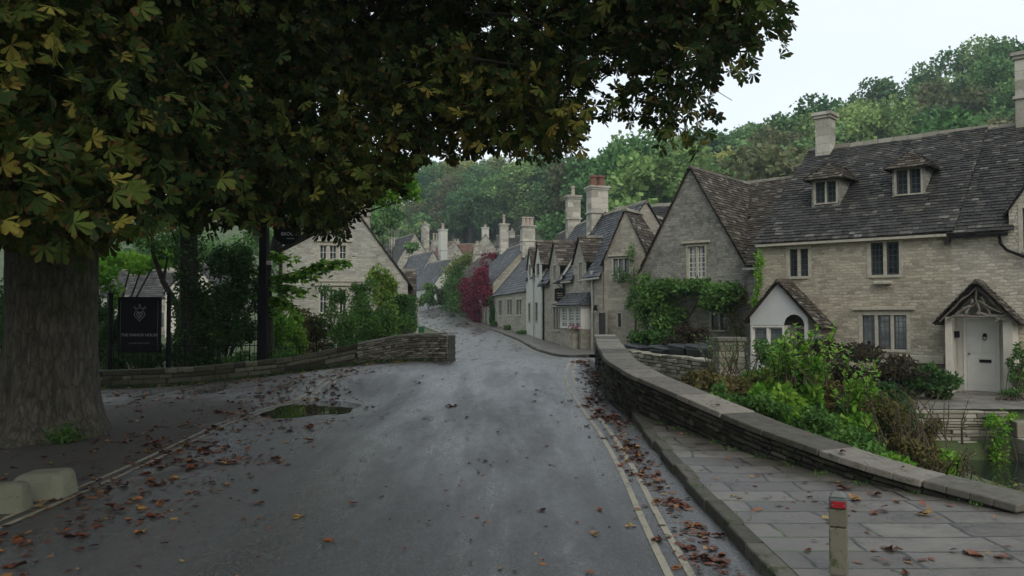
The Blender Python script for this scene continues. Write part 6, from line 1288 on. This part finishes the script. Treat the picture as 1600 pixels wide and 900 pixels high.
# timber bollard
bx, by = at(1311, 890, 6.15)[:2]; bx = float(bx); ang = .12; r = empty('bollard', (bx, by, .12), 'square weathered timber bollard with red reflector on the flagstones', 'bollard')
wood = m_vals('weathered_timber', [(0, (.085, .082, .058)), (.5, (.12, .115, .085)), (1, (.16, .15, .115))], .85, 3, .5, .2, .2, lichen=((.055, .075, .03), .5)); n_ = wood.node_tree
fb = Fr((bx, by), (math.cos(-.42), math.sin(-.42))); a = .062; mb = MB()
zb0 = .12; H_ = zb0 + .60
def blk(mb, z0, z1, a=a): fb.box(mb, -a, a, -a, a, z0, z1)
blk(mb, zb0 - .1, zb0 + .345); blk(mb, zb0 + .355, zb0 + .478)
mb.build('shaft', wood, r, bevel=.006); mb = MB(); blk(mb, zb0 + .345, zb0 + .355, .052); blk(mb, zb0 + .478, zb0 + .487, .052); mb.build('groove', M['mortar'], r)
mb = MB(); blk(mb, zb0 + .487, zb0 + .562); q = [fb.P(x, y, zb0 + .5655) for x, y in ((-a, -a), (a, -a), (a, a), (-a, a))]; q2 = [fb.P(x, y, zb0 + .60) for x, y in ((-a * .55, -a * .3), (a * .35, -a * .3), (a * .35, a * .5), (-a * .55, a * .5))]; mb.hexa(q + q2); mb.build('head', m_vals('blue_grey_post_top', [(0, (.10, .115, .11)), (1, (.17, .18, .165))], .8, 12, .6, .4, .2), r, bevel=.012)
mb = MB(); fb.box(mb, -.045, .055, -a - .008, -a - .001, zb0 + .492, zb0 + .54); red = simple('red_reflector', (.26, .008, .015), .25, .15, 40, .1); ref = mb.build('reflector', red, r, bevel=.002)
mb = MB()
for s in (-.033, .043): mb.tube([fb.P(s, -a - .008, zb0 + .516), fb.P(s, -a - .011, zb0 + .516)], .003, 6)
mb.build('screw', M['metal_grey'], ref)
# iron cover in the paving next to the bollard
mb = MB(); q = at(1268, 893, 6.1); mb.tube([(q[0], q[1], .126), (q[0], q[1], .134)], .09, 20); props(mb.build('drain_cover', M['kerb'], origin=(q[0], q[1], .13)), 'small round cover in the flagstones left of the bollard', 'drain cover')
# dressed stones by the tree
def block(label, u0, u1, v0, v1, Y, dp, m, seed, ox=0):
    r_ = random.Random(seed); a = at(u0, v1, Y); b = at(u1, v0, Y); j = lambda s=.03: r_.uniform(-s, s); x0, x1, h = a[0] + ox, b[0], b[2] - .06; e = (x1 - x0) * .2; mb = MB()
    mb.hexa([(x0 + j(), Y + j(), -.05), (x1 + j(), Y + .08 + j(), -.05), (x1 - .05 + j(), Y + dp, -.05), (x0 + j(), Y + dp, -.05), (x0 + e, Y + .1, h - .03), (x1 - e * .5, Y + .17, h + j()), (x1 - e * .6, Y + dp - .08, h), (x0 + e * .8, Y + dp - .08, h - .04)])
    o = mb.build('stone_block', m, origin=((x0 + x1) / 2, Y + dp / 2, 0), bevel=.085); props(o, label, 'stone'); o.modifiers['bevel'].segments = 4; return o
moss = m_vals('mossy_dressed_stone', [(0, (.13, .135, .095)), (.5, (.20, .20, .145)), (1, (.27, .265, .20))], .9, 4, .8, .8, .2, lichen=((.10, .12, .055), .58), dist=.03)
block('large mossy dressed stone block at the foot of the chestnut tree', -10, 90, 732, 783, 8.75, .62, moss, 3); block('smaller mossy stone block at the left frame edge, nearer the camera', -90, 27, 752, 800, 8.2, .5, moss, 8)
# wheelie bins
blk_pl = simple('black_bin_plastic', (.014, .015, .017), .4, .2, 10, .05); grn_pl = simple('green_bin_plastic', (.02, .10, .04), .5, .2, 10, .05)
def bin_(label, x, y, z, rz, m, s=1.0, group=None):
    r = empty('wheelie_bin', (x, y, z), label, 'wheelie bin', group); c_, s_ = math.cos(rz), math.sin(rz); X = lambda a, b, c: (x + (a * c_ - b * s_) * s, y + (a * s_ + b * c_) * s, z + c * s); mb = MB()
    mb.hexa([X(-.23, -.28, .06), X(.23, -.28, .06), X(.23, .22, .06), X(-.23, .22, .06), X(-.28, -.36, .94), X(.28, -.36, .94), X(.28, .32, .94), X(-.28, .32, .94)]); mb.build('body', m, r, bevel=.03)
    mb = MB(); mb.hexa([X(-.3, -.39, .945), X(.3, -.39, .945), X(.3, .36, 1.0), X(-.3, .36, 1.0), X(-.27, -.34, 1.0), X(.27, -.34, 1.0), X(.27, .3, 1.07), X(-.27, .3, 1.07)]); mb.build('lid', m, r, bevel=.015)
    mb = MB(); mb.tube([X(-.25, .38, .97), X(.25, .38, .97)], .02, 6); mb.build('handle', m, r)
    for a in (-.26, .26): mb = MB(); mb.tube([X(a - .03, .22, .1), X(a + .03, .22, .1)], .1 * s, 12); mb.build('wheel', m, r)
bl = ['leftmost black wheelie bin behind the rough low wall', 'second black wheelie bin from the left behind the low wall', 'tilted-lid black wheelie bin in the middle behind the low wall', 'fourth black wheelie bin along the low wall', 'rightmost black wheelie bin beside the square pier']
for i, (u, Y) in enumerate(((972, 27.5), (996, 26.3), (1036, 24.8), (1066, 23.9), (1094, 23.1))):
    x = (u - 800) / F * Y; bin_(bl[i], x, Y, at(u, 537 + (2 if i == 2 else 0), Y)[2] - 1.07, .5 + .15 * math.sin(i * 3), blk_pl, group='black wheelie bins behind the wall')
q = at(690, 489, 93); bin_('dark wheelie bin standing at the far end of the street', q[0], 93, float(T(q[0], 93)) + .12, .3, blk_pl, 1.9)
q = at(657, 500, 47); bin_('green wheelie bin beside the pillar at the street corner', q[0] - .05, 47, float(T(q[0], 47)), .1, grn_pl, 1.0)
# geranium pot below the bay
q = fc2.P(fc2.sz(899, 520, -.6)[0], -.62, 1.28); r = empty('flower_pot', (q[0], q[1], 1.0), 'pink geraniums in a pot below the white bay window', 'flower pot'); mb = MB(); mb.tube([(q[0], q[1], .34), (q[0], q[1], .8), (q[0], q[1], 1.2)], [.16, .13, .17], 10); mb.build('pot', M['rubble_cot'], r)
P_ = np.array([q[0], q[1], 1.42]) + rng.normal(size=(160, 3)) * (.14, .14, .09); leaf_mesh('foliage', P_, .08, M['leaf_mid'], r); P_ = np.array([q[0], q[1], 1.5]) + rng.normal(size=(120, 3)) * (.16, .16, .08); leaf_mesh('flowers', P_, .08, simple('pink_petal', (.35, .02, .14), .6, .3, 9, 0), r)
# white flowers on the round shrub
# wall light/aerial: boot scraper by the right door
mb = MB(); q = f2.P(s0 - .0, -.9, 0); mb.box(q[0] - .05, q[0] + .05, q[1] - .05, q[1] + .05, 0, .62); props(mb.build('post', wood, origin=(q[0], q[1], 0), bevel=.01), 'short dark post left of the white front door', 'post')
# ---------------------------------------------------------------- fallen leaves: uncountable litter
def litter(name, n, sampler, size, m, seed, zoff):
    r_ = np.random.default_rng(seed); P = sampler(r_, n); P = P[(((P[:, 0] + 3.75) / 1.0) ** 2 + ((P[:, 1] - 15.8) / 1.6) ** 2) > 1]; n0 = len(P); comp = r_.random(n0) < .16; size *= .88; rep = np.where(comp, 5, 1); idx = np.repeat(np.arange(n0), rep); first = np.concatenate([[0], np.cumsum(rep)[:-1]]); kk = np.arange(len(idx)) - np.repeat(first, rep); cm = comp[idx]; P = P[idx]; n = len(P); a = r_.uniform(0, 6.28, n0)[idx] + np.where(cm, (kk - 2) * .62 + r_.normal(size=n) * .15, 0); vv_ = np.clip(r_.random(n0)[idx] + r_.normal(size=n) * .06, 0, 1);  D = np.stack([np.cos(a), np.sin(a), r_.normal(size=n) * .15], 1); Wd = np.stack([-np.sin(a), np.cos(a), r_.normal(size=n) * .25], 1); s = (size * r_.uniform(.4, 1.4, n0)[idx])[:, None]; w = r_.uniform(.16, .34, n)[:, None]
    keep = ((P[:, 0] + 4.2) / .75) ** 2 + ((P[:, 1] - 17.9) / 1.45) ** 2 > 1 if False else np.ones(len(P), bool); Z = zoff(P[:, 0], P[:, 1]); B = np.stack([P[:, 0], P[:, 1], Z], 1); cu = np.where(cm, r_.uniform(.03, .26, n), r_.uniform(.01, .12, n))[:, None]; up = np.array([0, 0, 1.0]); prof = [(0, 0, .3), (.4, 1, 1.0), (.8, .85, .7), (1, 0, .5), (.8, -.85, .9), (.4, -1, .6)]
    V = np.stack([B + D * s * x + Wd * s * w * y + up * (s * cu * c * (.3 + abs(y)) + .004) for x, y, c in prof], 1); V[:, :, 2] = np.maximum(V[:, :, 2], Z[:, None] + .003); V = V.reshape(-1, 3); q = np.array([[0, 1, 2, 3], [0, 3, 4, 5]]); Q = (np.arange(n)[:, None, None] * 6 + q[None]).reshape(-1, 4)
    o = np_mesh(name, V, Q, m, None, np.repeat(vv_, 2), origin=(0, 8, 0)); props(o, kind='stuff'); return o
M['litter'] = m_vals('rust_fallen_leaf', [(0, (.045, .02, .014)), (.35, (.11, .034, .018)), (.65, (.18, .06, .025)), (.9, (.24, .11, .04)), (1, (.34, .24, .07))], .55, 30, .4, .3, .4)
def clumpy(r_, n, xf, y0, y1, yp=1.0, sc=.35):
    nc = max(6, n // 9); y = y0 + (y1 - y0) * r_.random(nc) ** yp; x = xf(r_, y); k = r_.integers(0, nc, n); free = r_.random(n) < .35; Y = np.where(free, y0 + (y1 - y0) * r_.random(n) ** yp, y[k] + r_.normal(size=n) * sc); X = np.where(free, xf(r_, Y), x[k] + r_.normal(size=n) * sc); return np.stack([X, Y], 1)
rz_ = lambda x, y: T(x, y) + .024
litter('fallen_leaves', 1900, lambda r_, n: clumpy(r_, n, lambda q, y: -4.7 + q.normal(size=len(y)) * .75 + np.interp(y, [4, 20], [.1, .3]), 4.5, 21, 1.0, .17), .09, M['litter'], 1, rz_)
litter('fallen_leaves', 1800, lambda r_, n: clumpy(r_, n, lambda q, y: -8.5 + q.normal(size=len(y)) * 2.6, 7, 22.3, .8, .3), .095, M['litter'], 2, rz_)
litter('fallen_leaves', 420, lambda r_, n: clumpy(r_, n, lambda q, y: q.uniform(-4, 1.4, len(y)), 4.0, 20, 1.2, .35), .06, M['litter'], 3, rz_)
def gut(r_, n):
    P = clumpy(r_, n, lambda q, y: np.interp(y, [4, 13.4, 14, 22], [1.72, 1.72, 1.6, 2.0]) - abs(q.normal(size=len(y))) * .14, 4.3, 23, 1.0, .09); lim = np.where(P[:, 1] < 13.7, 1.88, parx(P[:, 1]) - .05); P[:, 0] = np.minimum(P[:, 0], lim - r_.random(n) * .05); return P
litter('fallen_leaves', 1350, gut, .085, M['litter'], 4, rz_)
litter('fallen_leaves', 330, lambda r_, n: (lambda P: P[(P[:, 0] > 2.2) & (P[:, 0] < np.where(P[:, 1] > 7.6, parx(P[:, 1]) - .12, 7)) & (P[:, 1] < 13.3)])(clumpy(r_, n, lambda q, y: q.uniform(2.1, 5.5, len(y)), 4.5, 13, 1.0, .3)), .09, M['litter'], 5, lambda x, y: T(np.minimum(x * 0 + 2.1, 2.1), y) + .13)
litter('fallen_leaves', 260, lambda r_, n: np.stack([r_.uniform(-14, -2.2, n), np.interp(r_.uniform(0, 1, n), [0, 1], [0, 1])], 1) * 0 + (lambda x: np.stack([x, np.interp(x, [-17, -11.3, -9.2, -6.5, -4.4, -2.9, -1.75], [22.4, 23, 23.7, 23.9, 23.7, 23.2, 22.6]) - .1 - abs(r_.normal(size=n)) * .25], 1))(r_.uniform(-14, -2.2, n)), .10, m_vals('yellow_fallen_leaf', [(0, (.16, .10, .03)), (1, (.34, .28, .06))], .6, 20, .3, 0, .3), 6, rz_)
# a few leaves resting on the coping
_t, _C = arc(par_path, .1, 9); _s = np.array([2.2, 3.6, 5.1, 6.4, 7.3, 8.2, 8.9, 9.7, 10.6, 11.5, 12.2, 12.9, 13.6]); _s = _s[_s < _t[-1] - .1]; _gx, _gy = np.gradient(_C[:, 0]), np.gradient(_C[:, 1]); _l = np.hypot(_gx, _gy); _o = np.random.default_rng(2).uniform(.05, .45, len(_s))
_cx = np.interp(_s, _t, _C[:, 0]) - np.interp(_s, _t, _gy / _l) * _o; _cy = np.interp(_s, _t, _C[:, 1]) + np.interp(_s, _t, _gx / _l) * _o; _cz = np.interp(_s, _t, _C[:, 3])
litter('fallen_leaves', len(_s), lambda r_, n: np.stack([_cx, _cy], 1), .085, M['litter'], 9, lambda x, y: _cz[[int(np.argmin((_cx - a) ** 2 + (_cy - b) ** 2)) for a, b in zip(x, y)]] + .012)
# moss and weeds in the joints at the wall foot and kerb
def tufts(name, label, pts, n, size, m, seed, h=.07):
    r_ = np.random.default_rng(seed); P = np.array(pts, float); k = r_.integers(0, len(P), n); C = P[k] + r_.normal(size=(n, 3)) * (.07, .07, 0); C[:, 2] += abs(r_.normal(size=n)) * .01; A = np.stack([r_.normal(size=n) * .6, r_.normal(size=n) * .6, np.ones(n)], 1); A /= np.linalg.norm(A, axis=1, keepdims=True); B = np.cross(A, r_.normal(size=(n, 3))); B /= np.linalg.norm(B, axis=1, keepdims=True)
    props(leaf_mesh(name, C, size, m, None, axis=(A, B), r_=r_, wid=.22), kind='stuff')
tufts('weeds', '', [(x - .05, y - .05, max(float(T(2.07, y)) + .12, 0)) for x, y in [(float(parx(y)) , y) for y in np.arange(8.2, 13, .45)]], 420, .05, M['leaf_mid'], 3)
tufts('weeds', '', [(1.98 + random.uniform(-.1, .12), y, float(T(1.95, y)) + (.03 if random.random() < .5 else .125)) for y in np.arange(5, 13, 1.3)], 150, .04, M['leaf_mid'], 4)
tufts('weeds', '', [(x, np.interp(x, [-17, -11.3, -9.2, -6.5, -4.4, -2.9, -1.75], [22.4, 23, 23.7, 23.9, 23.7, 23.2, 22.6]) - .12, float(T(x, 23)) + .03) for x in np.arange(-13, -2, .37)], 1300, .10, M['leaf_dark'], 5)
# ---------------------------------------------------------------- air
hz = bpy.data.materials.new('haze'); hz.use_nodes = True; hn = hz.node_tree; hn.nodes.clear(); ho = hn.nodes.new('ShaderNodeOutputMaterial'); hv = hn.nodes.new('ShaderNodeVolumePrincipled'); hv.inputs['Color'].default_value = (.70, .80, .86, 1); hv.inputs['Density'].default_value = HAZE; hn.links.new(hv.outputs[0], ho.inputs['Volume'])
if HAZE > 0:
    mb = MB(); mb.box(-260, 330, -40, 330, -4, 66); props(mb.build('haze', hz, origin=(0, 100, 0)), kind='stuff')
